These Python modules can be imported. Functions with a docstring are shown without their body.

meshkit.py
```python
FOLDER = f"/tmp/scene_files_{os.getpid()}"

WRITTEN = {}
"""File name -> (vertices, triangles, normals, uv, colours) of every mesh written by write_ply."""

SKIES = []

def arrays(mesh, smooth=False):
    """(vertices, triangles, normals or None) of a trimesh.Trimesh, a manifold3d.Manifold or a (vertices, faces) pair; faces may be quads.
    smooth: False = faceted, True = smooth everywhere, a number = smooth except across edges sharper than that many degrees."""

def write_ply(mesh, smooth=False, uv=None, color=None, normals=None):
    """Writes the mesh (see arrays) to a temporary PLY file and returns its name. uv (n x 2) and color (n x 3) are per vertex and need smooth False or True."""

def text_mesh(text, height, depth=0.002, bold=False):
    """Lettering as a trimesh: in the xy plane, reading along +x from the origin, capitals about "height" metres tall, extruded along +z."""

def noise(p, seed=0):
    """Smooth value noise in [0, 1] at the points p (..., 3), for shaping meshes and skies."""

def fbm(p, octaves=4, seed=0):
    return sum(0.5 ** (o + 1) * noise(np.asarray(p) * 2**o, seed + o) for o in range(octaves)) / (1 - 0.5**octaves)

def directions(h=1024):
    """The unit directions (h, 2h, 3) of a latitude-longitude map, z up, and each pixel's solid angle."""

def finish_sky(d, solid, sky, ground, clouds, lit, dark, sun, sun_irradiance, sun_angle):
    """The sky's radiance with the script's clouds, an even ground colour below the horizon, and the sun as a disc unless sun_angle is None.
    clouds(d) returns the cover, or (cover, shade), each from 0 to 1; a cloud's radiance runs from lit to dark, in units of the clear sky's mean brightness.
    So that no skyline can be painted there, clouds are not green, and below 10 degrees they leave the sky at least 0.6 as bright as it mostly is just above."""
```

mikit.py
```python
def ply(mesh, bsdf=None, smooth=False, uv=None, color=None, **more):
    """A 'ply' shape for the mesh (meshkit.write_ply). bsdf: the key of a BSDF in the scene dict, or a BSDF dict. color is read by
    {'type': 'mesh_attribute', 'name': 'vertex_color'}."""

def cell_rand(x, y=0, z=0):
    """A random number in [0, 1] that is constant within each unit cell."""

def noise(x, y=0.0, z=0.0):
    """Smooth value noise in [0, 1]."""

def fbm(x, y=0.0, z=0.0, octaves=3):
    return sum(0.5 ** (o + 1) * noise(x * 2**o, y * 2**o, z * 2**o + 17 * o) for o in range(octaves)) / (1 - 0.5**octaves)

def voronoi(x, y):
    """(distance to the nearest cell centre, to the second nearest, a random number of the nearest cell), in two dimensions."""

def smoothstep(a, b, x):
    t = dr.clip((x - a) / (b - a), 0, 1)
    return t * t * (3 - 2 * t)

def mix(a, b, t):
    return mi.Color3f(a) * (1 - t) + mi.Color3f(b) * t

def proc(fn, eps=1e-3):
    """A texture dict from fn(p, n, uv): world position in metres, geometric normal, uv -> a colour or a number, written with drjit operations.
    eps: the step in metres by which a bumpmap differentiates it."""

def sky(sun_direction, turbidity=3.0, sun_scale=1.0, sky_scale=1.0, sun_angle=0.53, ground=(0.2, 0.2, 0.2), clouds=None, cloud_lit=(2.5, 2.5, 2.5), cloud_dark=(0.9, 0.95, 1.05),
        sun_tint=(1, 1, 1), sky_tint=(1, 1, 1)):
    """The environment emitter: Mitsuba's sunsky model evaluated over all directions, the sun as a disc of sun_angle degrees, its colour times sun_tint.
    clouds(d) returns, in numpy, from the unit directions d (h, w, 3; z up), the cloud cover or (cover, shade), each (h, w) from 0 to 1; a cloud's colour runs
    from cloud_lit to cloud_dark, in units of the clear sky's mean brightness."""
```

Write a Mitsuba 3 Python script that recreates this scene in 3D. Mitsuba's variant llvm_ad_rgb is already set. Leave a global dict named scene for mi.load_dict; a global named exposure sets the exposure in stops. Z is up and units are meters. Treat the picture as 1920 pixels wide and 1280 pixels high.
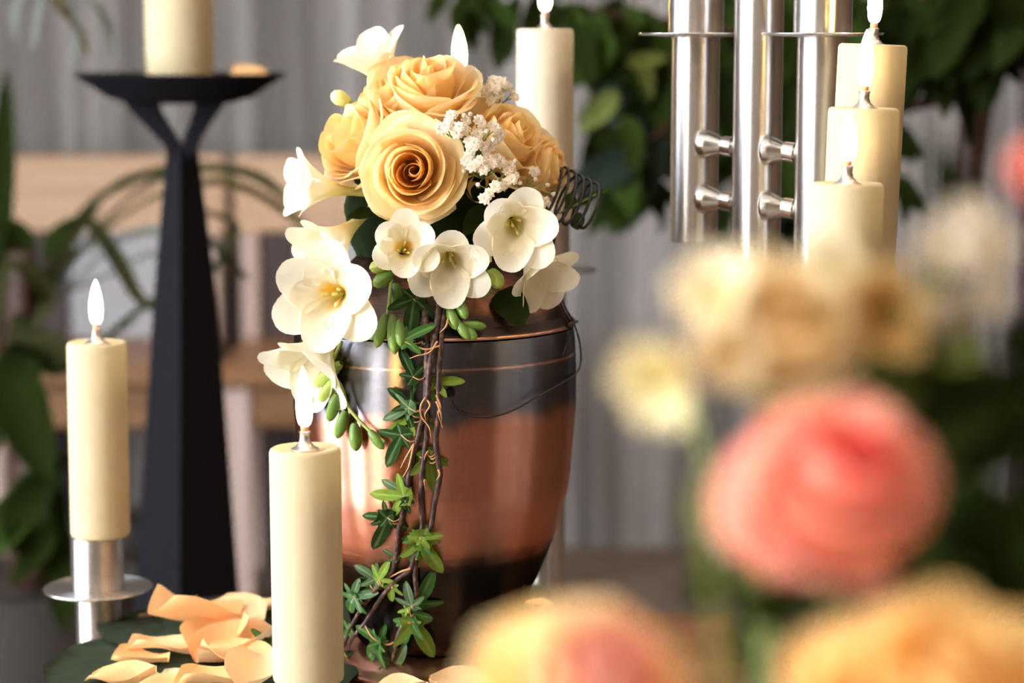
import math, random, numpy as np, trimesh, mitsuba as mi, mikit, meshkit, drjit as dr
T = mi.ScalarTransform4f
scene, labels = {}, {}
rng = np.random.default_rng(7)
PI = math.pi
# ---------------------------------------------------------------- camera, light, exposure (metres, z up, floor at 0)
PITCH = math.radians(7.66)
scene['camera'] = {'type': 'thinlens', 'fov': 25.75, 'fov_axis': 'x', 'aperture_radius': 0.0085, 'focus_distance': 1.47, 'near_clip': 0.02, 'far_clip': 50.0,
    'to_world': T().look_at(origin=[0, 0, 1.02], target=[0, math.cos(PITCH), 1.02 - math.sin(PITCH)], up=[0, 0, 1])}
exposure = 0.45
WINDOW_A = (66, 71, 80)       # tall daylit window beside the camera, left wall
WINDOW_B = (7.5, 8.6, 10.2)
WINDOW_C = (11.0, 10.9, 10.4)      # wide window behind the camera's left shoulder, half curtained       # second window further along the left wall
LAMP = (58.0, 38.5, 22.0)         # warm recessed ceiling lamps
FLAME_CORE, FLAME_EDGE, FLAME_BLUE = (78, 44, 13), (54, 23, 5.0), (1.8, 1.4, 4.4)
# ---------------------------------------------------------------- helpers
counts = {}
def numbered(base):
    n = counts.get(base, -1) + 1; counts[base] = n
    return base if n == 0 else f'{base}_{n:03d}'
def tag(key, label=None, cat=None, group=None, kind=None):
    d = labels.setdefault(key, {})
    for a, b in (('label', label), ('category', cat), ('group', group), ('kind', kind)):
        if b: d[a] = b
    return key
def thing(name, label, cat, group=None):
    return tag(numbered(name), label, cat, group)
def part(parent, name, mesh, bsdf, smooth=True, label=None, **kw):
    key = numbered(f'{parent}__{name}' if parent else name)
    scene[key] = mesh if isinstance(mesh, dict) else ply(mesh, bsdf, smooth=smooth if 'uv' not in kw else True, **kw)
    if label: labels[key] = {'label': label}
    return key
def put(parent, name, shape, matrix):
    key = numbered(f'{parent}__{name}')
    scene[key] = {**shape, 'to_world': T(np.asarray(matrix, float))}
    return key
def struct(name, mesh, bsdf, smooth=False, label=None, **kw):
    part(None, name, mesh, bsdf, smooth, **kw); tag(name, label, kind='structure')
    return name
def unit(a):
    a = np.asarray(a, float); return a / max(np.linalg.norm(a), 1e-12)
def frame(axis, up=(0, 0, 1), roll=0.0):
    z = unit(axis); x = np.cross(up, z)
    x = unit(x) if np.linalg.norm(x) > 1e-6 else np.array([1.0, 0, 0])
    y = np.cross(z, x); c, s = math.cos(roll), math.sin(roll)
    return np.stack([c * x + s * y, -s * x + c * y, z], 1)
def cat(ms):
    vs, fs, n = [], [], 0
    for v, f in ms:
        vs.append(np.asarray(v, float)); fs.append(np.asarray(f, int) + n); n += len(v)
    return np.vstack(vs), np.vstack(fs)
def gridfaces(a, b):
    i = np.arange(a * b).reshape(a, b)
    q = np.stack([i[:-1, :-1], i[1:, :-1], i[1:, 1:], i[:-1, 1:]], -1).reshape(-1, 4)
    return np.vstack([q[:, [0, 1, 2]], q[:, [0, 2, 3]]])
def grid(V):
    return V.reshape(-1, 3), gridfaces(V.shape[0], V.shape[1])
def lathe(prof, n=48, c=(0, 0, 0)):
    """prof: (r, z) from the bottom up; returns mesh and uv, u running round."""
    pr = np.asarray(prof, float); a = np.linspace(0, 2 * PI, n + 1)
    d = np.diff(pr, axis=0); d /= np.linalg.norm(d, axis=1, keepdims=True) + 1e-12
    sharp = np.r_[False, (d[:-1] * d[1:]).sum(1) < .78, False]; pr = np.repeat(pr, 1 + sharp, axis=0)   # hard edges get two rings
    V = np.stack([pr[None, :, 0] * np.cos(a)[:, None], pr[None, :, 0] * np.sin(a)[:, None], np.broadcast_to(pr[:, 1], (n + 1, len(pr)))], -1) + np.asarray(c)
    s = np.r_[0, np.cumsum(np.linalg.norm(np.diff(pr, axis=0), axis=1))]
    uv = np.stack([np.broadcast_to((a / (2 * PI))[:, None], V.shape[:2]), np.broadcast_to(s[None] / max(s[-1], 1e-9), V.shape[:2])], -1)
    return grid(V), uv.reshape(-1, 2)
def spline(pts, m=6):
    p = np.asarray(pts, float)
    if len(p) < 3: return np.linspace(p[0], p[-1], m + 1)
    q = np.vstack([2 * p[0] - p[1], p, 2 * p[-1] - p[-2]]); out = []
    for i in range(len(p) - 1):
        a, b, c, d = q[i:i + 4]
        for t in np.arange(m) / m:
            out.append(0.5 * (2 * b + (c - a) * t + (2 * a - 5 * b + 4 * c - d) * t * t + (3 * b - a - 3 * c + d) * t ** 3))
    return np.vstack(out + [p[-1]])
def tube(path, r, n=8):
    p = np.asarray(path, float); m = len(p)
    r = np.broadcast_to(np.interp(np.linspace(0, 1, m), np.linspace(0, 1, np.size(r)), np.atleast_1d(r)), m)
    t = np.gradient(p, axis=0); t /= np.linalg.norm(t, axis=1, keepdims=True) + 1e-12
    x = np.cross(t[0], [0.31, 0.9, 0.2]); x = unit(x); rings = []
    a = np.arange(n) * 2 * PI / n
    for i in range(m):
        x = unit(x - t[i] * (x @ t[i])); y = np.cross(t[i], x)
        rings.append(p[i] + r[i] * (np.cos(a)[:, None] * x + np.sin(a)[:, None] * y))
    V = np.vstack(rings + [p[:1], p[-1:]]); f = []
    for i in range(m - 1):
        for k in range(n):
            k2 = (k + 1) % n
            f += [[i * n + k, i * n + k2, (i + 1) * n + k2], [i * n + k, (i + 1) * n + k2, (i + 1) * n + k]]
    for k in range(n):
        k2 = (k + 1) % n
        f += [[m * n, k2, k], [m * n + 1, (m - 1) * n + k, (m - 1) * n + k2]]
    return V, np.array(f)
def box(lo, hi):
    lo, hi = np.asarray(lo, float), np.asarray(hi, float)
    m = trimesh.creation.box(extents=hi - lo); m.apply_translation((lo + hi) / 2)
    return np.array(m.vertices), np.array(m.faces)
def rbox(lo, hi, r=0.004):
    """box with chamfered edges"""
    import manifold3d as m3
    lo, hi = np.asarray(lo, float), np.asarray(hi, float); d = hi - lo - 2 * r
    b = m3.Manifold.hull(sum((m3.Manifold.cube((d + 2 * r * e).tolist(), True) for e in np.eye(3)), m3.Manifold())).translate(((lo + hi) / 2).tolist())
    m = b.to_mesh(); return np.array(m.vert_properties[:, :3]), np.array(m.tri_verts)
def move(mesh, R=None, c=(0, 0, 0), k=1.0):
    v = np.asarray(mesh[0]) * k
    return (v @ R.T if R is not None else v) + np.asarray(c), mesh[1]
def rgb(*c): return {'type': 'rgb', 'value': list(c)}
def thin(c, trans=0.7, rough=0.5):
    return {'type': 'principledthin', 'base_color': rgb(*c) if isinstance(c, tuple) else c, 'roughness': rough, 'diff_trans': trans, 'eta': 1.35}
def prin(c, rough=0.5, metal=0.0, spec=0.5, **kw):
    return {'type': 'twosided', 'bsdf': {'type': 'principled', 'base_color': rgb(*c) if isinstance(c, tuple) else c, 'roughness': rough, 'metallic': metal, 'specular': spec, **kw}}
def metal(c, au, av, dist='ggx'):
    return {'type': 'twosided', 'bsdf': {'type': 'roughconductor', 'material': 'none', 'specular_reflectance': rgb(*c) if isinstance(c, tuple) else c, 'distribution': dist, 'alpha_u': au, 'alpha_v': av}}
VC = {'type': 'mesh_attribute', 'name': 'vertex_color'}
# ---------------------------------------------------------------- materials
COPPER_TOP, COPPER_LOW = 0.7685, 0.6710
def urn_color(p, n, uv):
    g = mikit.noise(uv.x * 9, p.z * 2600) * 0.6 + mikit.noise(uv.x * 40, p.z * 5200) * 0.4
    wob = (mikit.fbm(uv.x * 26, p.z * 60) - 0.5) * 0.012 + (g - 0.5) * 0.006
    top = mikit.smoothstep(COPPER_TOP - 0.010, COPPER_TOP + 0.007, p.z + wob)
    low = 1 - mikit.smoothstep(COPPER_LOW - 0.012, COPPER_LOW + 0.012, p.z + wob)
    c = mikit.mix((0.68, 0.295, 0.19), (0.155, 0.150, 0.165), top)
    c = mikit.mix(c, (0.035, 0.031, 0.028), low)
    ring = dr.exp(-dr.square((p.z - 0.8027) / 0.0008))      # worn bright line of bare copper round the band
    c = mikit.mix(c, (0.75, 0.42, 0.32), ring * 0.8)
    return c * (0.74 + 0.46 * g)
def lid_color(p, n, uv):
    g = mikit.fbm(uv.x * 16, uv.y * 7) * 0.85 + mikit.noise(uv.x * 9, p.z * 2600) * 0.15
    return mikit.mix((0.07, 0.050, 0.044), (0.42, 0.17, 0.10), mikit.smoothstep(0.40, 0.72, g))
def curtain_color(p, n, uv):
    s = mikit.noise(p.x * 13, p.z * 0.3) * 0.35 + mikit.noise(p.x * 34, p.z * 0.7) * 0.4 + mikit.noise(p.x * 110, p.z * 1.5) * 0.25
    c = mikit.mix((0.21, 0.195, 0.18), (0.45, 0.43, 0.41), mikit.smoothstep(0.25, 0.75, s))
    return c
def wood_color(a, b, fx=3.0, fz=60.0):
    def f(p, n, uv):
        g = mikit.fbm(p.x * fx + p.y * 2.0, p.z * fz, p.y * 8)
        return mikit.mix(a, b, mikit.smoothstep(0.3, 0.7, g))
    return f
def floor_color(p, n, uv):
    return mikit.mix((0.15, 0.115, 0.09), (0.22, 0.17, 0.135), mikit.fbm(p.x * 60, p.y * 60))
def bark_color(p, n, uv):
    return mikit.mix((0.035, 0.014, 0.010), (0.16, 0.07, 0.04), mikit.smoothstep(0.45, 0.8, mikit.fbm(p.x * 500, p.y * 500, p.z * 260)))
def broad_leaf_color(p, n, uv):
    v = mikit.fbm(p.x * 90, p.y * 90, p.z * 90)
    return mikit.mix((0.026, 0.036, 0.022), (0.050, 0.064, 0.040), v)
B = {
 'urn_metal': metal(mikit.proc(urn_color), 0.065, 0.26, 'beckmann'), 'lid_metal': metal(mikit.proc(lid_color), 0.14, 0.20), 'foot_metal': metal((0.82, 0.42, 0.28), 0.05, 0.10),
 'rivet_metal': metal((0.03, 0.03, 0.03), 0.2, 0.2),
 'steel': metal((0.66, 0.63, 0.60), 0.07, 0.25), 'polished_steel': metal((0.70, 0.66, 0.61), 0.05, 0.05), 'burner_metal': metal((0.75, 0.70, 0.64), 0.14, 0.14),
 'wax_core': prin((0.72, 0.62, 0.39), 0.7, spec=0.2), 'wick': prin((0.80, 0.42, 0.16), 0.8), 'wax': {'type': 'principledthin', 'base_color': rgb(0.78, 0.685, 0.455), 'roughness': 0.45, 'diff_trans': 0.85, 'eta': 1.4},
 'wax_white': {'type': 'principledthin', 'base_color': rgb(0.86, 0.78, 0.60), 'roughness': 0.45, 'diff_trans': 0.85, 'eta': 1.4},
 'black_iron': {'type': 'twosided', 'bsdf': {'type': 'diffuse', 'reflectance': rgb(0.012, 0.0115, 0.0135)}}, 'black_wire': prin((0.014, 0.011, 0.010), 0.35),
 'peach_inner': thin((0.99, 0.74, 0.34), 1.2), 'peach_mid': thin((0.99, 0.745, 0.32), 0.9), 'peach_outer': thin((0.99, 0.805, 0.45), 0.8), 'peach_pale': thin((0.99, 0.835, 0.53), 0.8),
 'coral_inner': thin((0.95, 0.22, 0.19), 0.8), 'coral_mid': thin((0.97, 0.36, 0.27), 0.8), 'coral_outer': thin((0.97, 0.50, 0.36), 0.8), 'coral_pale': thin((0.98, 0.60, 0.50), 0.8),
 'cream_petal': thin((0.97, 0.88, 0.60), 0.7),
 'loose_petal': thin((0.97, 0.59, 0.26), 0.45), 'loose_pale': thin((0.96, 0.65, 0.34), 0.45), 'loose_green': thin((0.86, 0.83, 0.52), 0.5),
 'tepal': thin(VC, 0.7, 0.45), 'stamen': thin((0.95, 0.86, 0.45), 0.5), 'gyp_white': thin((0.93, 0.85, 0.72), 0.6), 'gyp_stem': thin((0.30, 0.36, 0.14), 0.3),
 'bud': prin(VC, 0.38, spec=0.4), 'green_stem': prin((0.22, 0.28, 0.06), 0.45), 'ivy_leaf': thin(VC, 0.45, 0.38), 'root': prin((0.52, 0.26, 0.11), 0.6), 'bark': prin(mikit.proc(bark_color), 0.55),
 'dark_leaf': thin((0.017, 0.027, 0.006), 0.35, 0.42), 'mid_leaf': thin((0.040, 0.072, 0.014), 0.5, 0.35), 'olive_leaf': thin((0.16, 0.19, 0.05), 0.6, 0.4), 'blue_leaf': thin((0.024, 0.036, 0.024), 0.4, 0.3), 'broad_leaf': thin(mikit.proc(broad_leaf_color), 0.25, 0.4),
 'palm_leaf': thin((0.040, 0.042, 0.016), 0.5, 0.5), 'palm_olive': thin((0.11, 0.090, 0.032), 0.6, 0.45), 'palm_grey': thin((0.20, 0.22, 0.19), 0.5, 0.4),
 'foam': prin((0.008, 0.013, 0.004), 0.95, spec=0.05),
 'curtain': prin(mikit.proc(curtain_color), 0.85, spec=0.2), 'floor': prin(mikit.proc(floor_color), 0.8, spec=0.2), 'plaster': prin((0.62, 0.58, 0.53), 0.9, spec=0.1), 'dim_plaster': prin((0.12, 0.075, 0.045), 0.9, spec=0.1), 'brown_plaster': prin((0.12, 0.078, 0.05), 0.9, spec=0.1), 'ceiling': prin((0.70, 0.67, 0.62), 0.9, spec=0.1), 'mauve': prin((0.10, 0.06, 0.075), 0.8),
 'pale_wood': prin(mikit.proc(wood_color((0.60, 0.38, 0.22), (0.72, 0.49, 0.31))), 0.45), 'brown_wood': prin(mikit.proc(wood_color((0.20, 0.095, 0.035), (0.31, 0.155, 0.062))), 0.4), 'dark_wood': prin((0.055, 0.035, 0.028), 0.5), 'post_wood': prin(mikit.proc(wood_color((0.58, 0.43, 0.36), (0.70, 0.54, 0.46), 60, 3)), 0.5),
 'pale_panel': prin((0.50, 0.51, 0.53), 0.7), 'frame_paint': prin((0.55, 0.54, 0.52), 0.5), 'dark_pot': prin((0.045, 0.036, 0.030), 0.7), 'grey_stone': prin((0.28, 0.27, 0.25), 0.8), 'ceramic': prin((0.35, 0.33, 0.30), 0.4),
}
scene.update({f'{k}_material': v for k, v in B.items()})
def ply(mesh, bsdf, **kw): return mikit.ply(mesh, f'{bsdf}_material', **kw)
# ---------------------------------------------------------------- the room
def curtain_mesh():
    x = np.linspace(-2.4, 2.6, 1300); z = np.array([0.0, 0.7, 1.4, 2.1, 2.9])
    y = 4.45 + 0.003 * np.sin(x * 2 * PI / 0.021) + 0.005 * (meshkit.noise(np.stack([x * 14, x * 0, x * 0], 1), 3) - 0.5) + 0.006 * (meshkit.noise(np.stack([x * 60, x * 0, x * 0], 1), 4) - 0.5)
    V = np.stack([np.broadcast_to(x[:, None], (1300, 5)), np.broadcast_to(y[:, None], (1300, 5)), np.broadcast_to(z, (1300, 5))], -1)
    return grid(V)
struct('wall_back', curtain_mesh(), 'curtain', True, 'grey fabric covered back wall with fine vertical ribs')
struct('floor', box((-2.4, -2.6, -0.05), (2.6, 4.6, 0)), 'floor', label='dull brown grey carpet floor')
struct('ceiling', box((-2.4, -2.6, 2.9), (2.6, 4.6, 2.95)), 'ceiling')
struct('wall_right', box((2.6, -2.6, 0), (2.65, 4.6, 2.9)), 'dim_plaster')
struct('wall_front', box((-2.4, -2.65, 0), (2.6, -2.6, 2.9)), 'brown_plaster')
WIN = [(-1.25, -0.35, 0.15, 2.7, WINDOW_C), (0.30, 0.56, 0.15, 2.7, WINDOW_A), (1.05, 1.95, 0.15, 2.7, WINDOW_B)]
ends = [-2.6] + [e for w in WIN for e in w[:2]] + [4.6]
segs = [box((-2.45, a, 0), (-2.4, b, 2.9)) for a, b in zip(ends[::2], ends[1::2])]
for a, b, z0, z1, _ in WIN: segs += [box((-2.45, a, 0), (-2.4, b, z0)), box((-2.45, a, z1), (-2.4, b, 2.9))]
struct('wall_left', cat(segs), 'plaster')
for i, (a, b, z0, z1, L) in enumerate(WIN, 1):
    k = struct(f'window_{i}', cat([box((-2.46, a, z0), (-2.39, a + .04, z1)), box((-2.46, b - .04, z0), (-2.39, b, z1)), box((-2.46, a, z0), (-2.39, b, z0 + .04)), box((-2.46, a, z1 - .04), (-2.39, b, z1))]), 'frame_paint', label='tall window with a painted frame')
    m = np.array([[-2.43, a, z0], [-2.43, b, z0], [-2.43, b, z1], [-2.43, a, z1]]), np.array([[0, 1, 2], [0, 2, 3]])
    scene[f'{k}__pane'] = {**ply(m, 'frame_paint'), 'emitter': {'type': 'area', 'radiance': rgb(*L)}}
struct('trim_1', box((1.0, 4.36, 0), (1.16, 4.44, 2.9)), 'mauve', label='dark mauve upright post at the right end of the grey wall')
for x, y, lab in ((0.9, 0.4, 'round warm ceiling lamp over the right side of the camera'), (1.5, 1.9, 'round warm ceiling lamp near the right wall'), (0.3, 2.9, 'round warm ceiling lamp over the tree'), (-0.2, -0.5, 'round warm ceiling lamp behind the camera')):
    k = thing('ceiling_lamp', lab, 'lamp', 'recessed ceiling lamps')
    (v, f), uv = lathe([(0.11, 2.885), (0.13, 2.885), (0.13, 2.9)], 32, (x, y, 0))
    part(k, 'rim', (v, f), 'frame_paint')
    a = np.linspace(0, 2 * PI, 25)[:-1]
    v = np.vstack([np.stack([x + .11 * np.cos(a), y + .11 * np.sin(a), a * 0 + 2.888], 1), [[x, y, 2.888]]])
    f = np.array([[24, (i + 1) % 24, i] for i in range(24)])
    scene[f'{k}__diffuser'] = {**ply((v, f), 'frame_paint'), 'emitter': {'type': 'area', 'radiance': rgb(*LAMP)}}
# ---------------------------------------------------------------- wooden chairs in front of the wall
def chair(x0, x1, y, label):
    k = thing('wooden_chair', label, 'chair', 'wooden chairs by the grey wall')
    zt, zb, zs = 0.802, 0.655, 0.452
    part(k, 'backrest', rbox((x0, y - .012, zb), (x1, y + .012, zt), .006), 'pale_wood', False, 'pale wooden back board')
    part(k, 'seat', rbox((x0 + .01, y - .42, zs - .035), (x1 - .01, y + .02, zs), .008), 'brown_wood', False, 'brown wooden seat')
    part(k, 'apron', rbox((x0 + .02, y - .39, zs - .11), (x1 - .02, y - .36, zs - .035), .004), 'brown_wood', False)
    for xa in (x0 + .012, x1 - .047):
        part(k, 'rear_post', rbox((xa, y - .02, 0), (xa + .035, y + .014, zb + .002), .004), 'post_wood', False, 'pale pinkish wooden post')
        part(k, 'front_leg', rbox((xa, y - .40, 0), (xa + .06, y - .36, zs - .035), .004), 'post_wood', False)
    part(k, 'slat', rbox((x0 + .055, y - .014, 0.10), (x0 + .110, y + .004, zb + .002), .003), 'dark_wood', False, 'dark upright slat')
    part(k, 'back_panel', rbox((x0 + .118, y - .010, zs), (x1 - .055, y + .002, zb + .002), .003), 'pale_panel', False, 'pale grey panel under the back board')
    part(k, 'lower_panel', rbox((x0 + .118, y - .010, .12), (x1 - .16, y + .002, zs - .12), .003), 'pale_panel', False)
    return k
chair(-0.965, -0.547, 4.28, 'pale backed wooden chair behind the left lit candle and the palm')
chair(-0.530, -0.112, 4.28, 'pale backed wooden chair between the black candle stand and the flowers')
chair(-1.400, -0.982, 4.28, 'pale backed wooden chair cut off by the left edge of the picture')
# ---------------------------------------------------------------- urn
UX, UY = -0.0546, 1.57
PROF = np.array([(0.0500, 0.5922), (0.0556, 0.5958), (0.0593, 0.6017), (0.0622, 0.6123), (0.0659, 0.6265), (0.0733, 0.6417), (0.0837, 0.6675), (0.0915, 0.6928), (0.0952, 0.7091), (0.0970, 0.7284), (0.0989, 0.7515), (0.1000, 0.7668), (0.1000, 0.7860), (0.0993, 0.8088), (0.0978, 0.8214), (0.0922, 0.8354), (0.0841, 0.8468), (0.0759, 0.8543), (0.0648, 0.8619)])
RIM = 0.8219
def prof_r(z): return np.interp(z, PROF[:, 1], PROF[:, 0])
from scipy.interpolate import PchipInterpolator
pch = PchipInterpolator(PROF[:, 1], PROF[:, 0])
urn = thing('copper_urn', 'copper cremation urn with blackened bands and a crown of flowers on its lid', 'urn')
zz = np.linspace(PROF[0, 1], RIM - 0.0012, 130)
body = [(0.001, PROF[0, 1] - .0005)] + [(float(pch(z)), z) for z in zz] + [(0.094, RIM - 0.0005), (0.08, RIM - .002)]
m, uv = lathe(body, 160, (UX, UY, 0)); part(urn, 'body', m, 'urn_metal', True, 'body of brushed copper, blackened at the shoulder and the bottom', uv=uv)
zz = np.linspace(RIM + 0.001, PROF[-1, 1], 50)
lid = [(0.085, RIM), (0.0975, RIM), (0.0990, RIM + .0015), (0.0975, RIM + .004)] + [(float(pch(z)) - .002, z) for z in zz[8:]] + [(0.055, zz[-1] + .008), (0.03, zz[-1] + .012), (0.0005, zz[-1] + .013)]
m, uv = lathe(lid, 160, (UX, UY, 0)); part(urn, 'lid', m, 'lid_metal', True, 'domed dark copper lid', uv=uv)
a = np.linspace(0, 2 * PI, 9); m, uv = lathe(np.stack([.0984 + .0013 * np.cos(a), RIM + .0012 + .0013 * np.sin(a)], 1), 160, (UX, UY, 0)); part(urn, 'rim_bead', m, 'foot_metal', True, 'bright copper bead round the rim of the lid', uv=uv)
BZ = PROF[0, 1]
m, uv = lathe([(0.0005, BZ - .0112), (0.084, BZ - .0112), (0.0845, BZ - .0095), (0.0815, BZ - .0080), (0.076, BZ - .0068), (0.073, BZ - .0052), (0.0695, BZ - .0026), (0.065, BZ - .0006), (0.058, BZ + .0008), (0.050, BZ + .0014), (0.047, BZ + .004)], 120, (UX, UY, 0))
part(urn, 'foot', m, 'foot_metal', True, 'low shiny copper foot plate', uv=uv)
q = np.array((-0.0407, 1.4702, 0.7883)); d = unit([q[0] - UX, q[1] - UY, 0])
m, uv = lathe([(0.0033, -.001), (0.0033, .0008), (0.0025, .0016), (0.0004, .0018)], 20)
part(urn, 'rivet', move(m, frame(d), q), 'rivet_metal', True, 'small black rivet', uv=uv)
# wire hanging round the lid and looping back to the rivet
tie = thing('black_wire', 'thin black wire looping from the flowers over the lid to the urn rivet', 'wire')
part(tie, 'strand', tube(spline([(0.0259, 1.5500, 0.8936), (0.0298, 1.5600, 0.8666), (0.0321, 1.5600, 0.8498), (0.0371, 1.5469, 0.8363), (0.0432, 1.5509, 0.8242), (0.0483, 1.5700, 0.8050), (0.0474, 1.5650, 0.7905), (0.0373, 1.5200, 0.7886), (0.0180, 1.4928, 0.7822), (-0.0018, 1.4784, 0.7737), (-0.0196, 1.4731, 0.7709), (-0.0326, 1.4708, 0.7742), (-0.0390, 1.4693, 0.7813), (-0.0407, 1.4694, 0.7877)], 8), 0.00065, 6), 'black_wire')
part(tie, 'strand', tube(spline([(0.0294, 1.5400, 0.8907), (0.0291, 1.5600, 0.8629), (0.0334, 1.5481, 0.8417), (0.0392, 1.5427, 0.8289), (0.0431, 1.5466, 0.8247)], 8), 0.0009, 6), 'black_wire')
part(tie, 'strand', tube(spline([(0.0431, 1.5466, 0.8247), (0.0398, 1.5362, 0.8164), (0.0344, 1.5217, 0.8050)], 6), 0.0005, 6), 'black_wire')
part(tie, 'knot', tube(spline([(0.0383, 1.5340, 0.8241), (0.0413, 1.5382, 0.8254), (0.0463, 1.5680, 0.8235)], 5), [0.0012, 0.0018, 0.0009], 6), 'black_wire')
coil = thing('wire_coil', 'springy coil of black wire sticking out of the bouquet on the right of the urn', 'wire')
c0 = np.array((0.0393, 1.5550, 0.9110)); t = np.linspace(0, 1, 260); a = t * 2 * PI * 5.6
hx = np.array([0.86, -0.2, -0.30]); hx = unit(hx)
e1 = unit([0.34, 0.25, 0.9]); e2 = np.cross(hx, e1)
rr = 0.0185 - .004 * t
part(coil, 'strand', tube(c0 + hx * ((t - .5) * .034)[:, None] + e1 * (rr * 1.12 * np.cos(a))[:, None] + (unit([0.6, -.8, 0.1])) * (rr * .62 * np.sin(a))[:, None], 0.00112, 6), 'black_wire')
# ---------------------------------------------------------------- candles and their stands
def flame_mesh(base, h, r, lean=0.0):
    s = np.linspace(0, 1, 22)
    pr = np.interp(s, [0, .04, .12, .3, .5, .7, .85, .95, 1], [.35, .66, .88, 1, .95, .72, .45, .21, .01]) * r
    (v, f), _ = lathe(np.stack([pr, s * h], 1), 20)
    u = v[:, 2] / h
    col = np.where(u[:, None] < .15, np.array(FLAME_BLUE) * (1 - (u[:, None] / .15) ** 2) + np.array(FLAME_EDGE) * (u[:, None] / .15) ** 2, np.array(FLAME_CORE) * (1 - (u[:, None] - .15) ** 2) + np.array(FLAME_EDGE) * (u[:, None] - .15) ** 2)
    v = v + np.stack([lean * u * u * h, 0 * u, 0 * u], 1) + np.asarray(base)
    if trimesh.Trimesh(v, f, process=False).volume < 0: f = f[:, ::-1]
    return v, f, col
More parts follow.
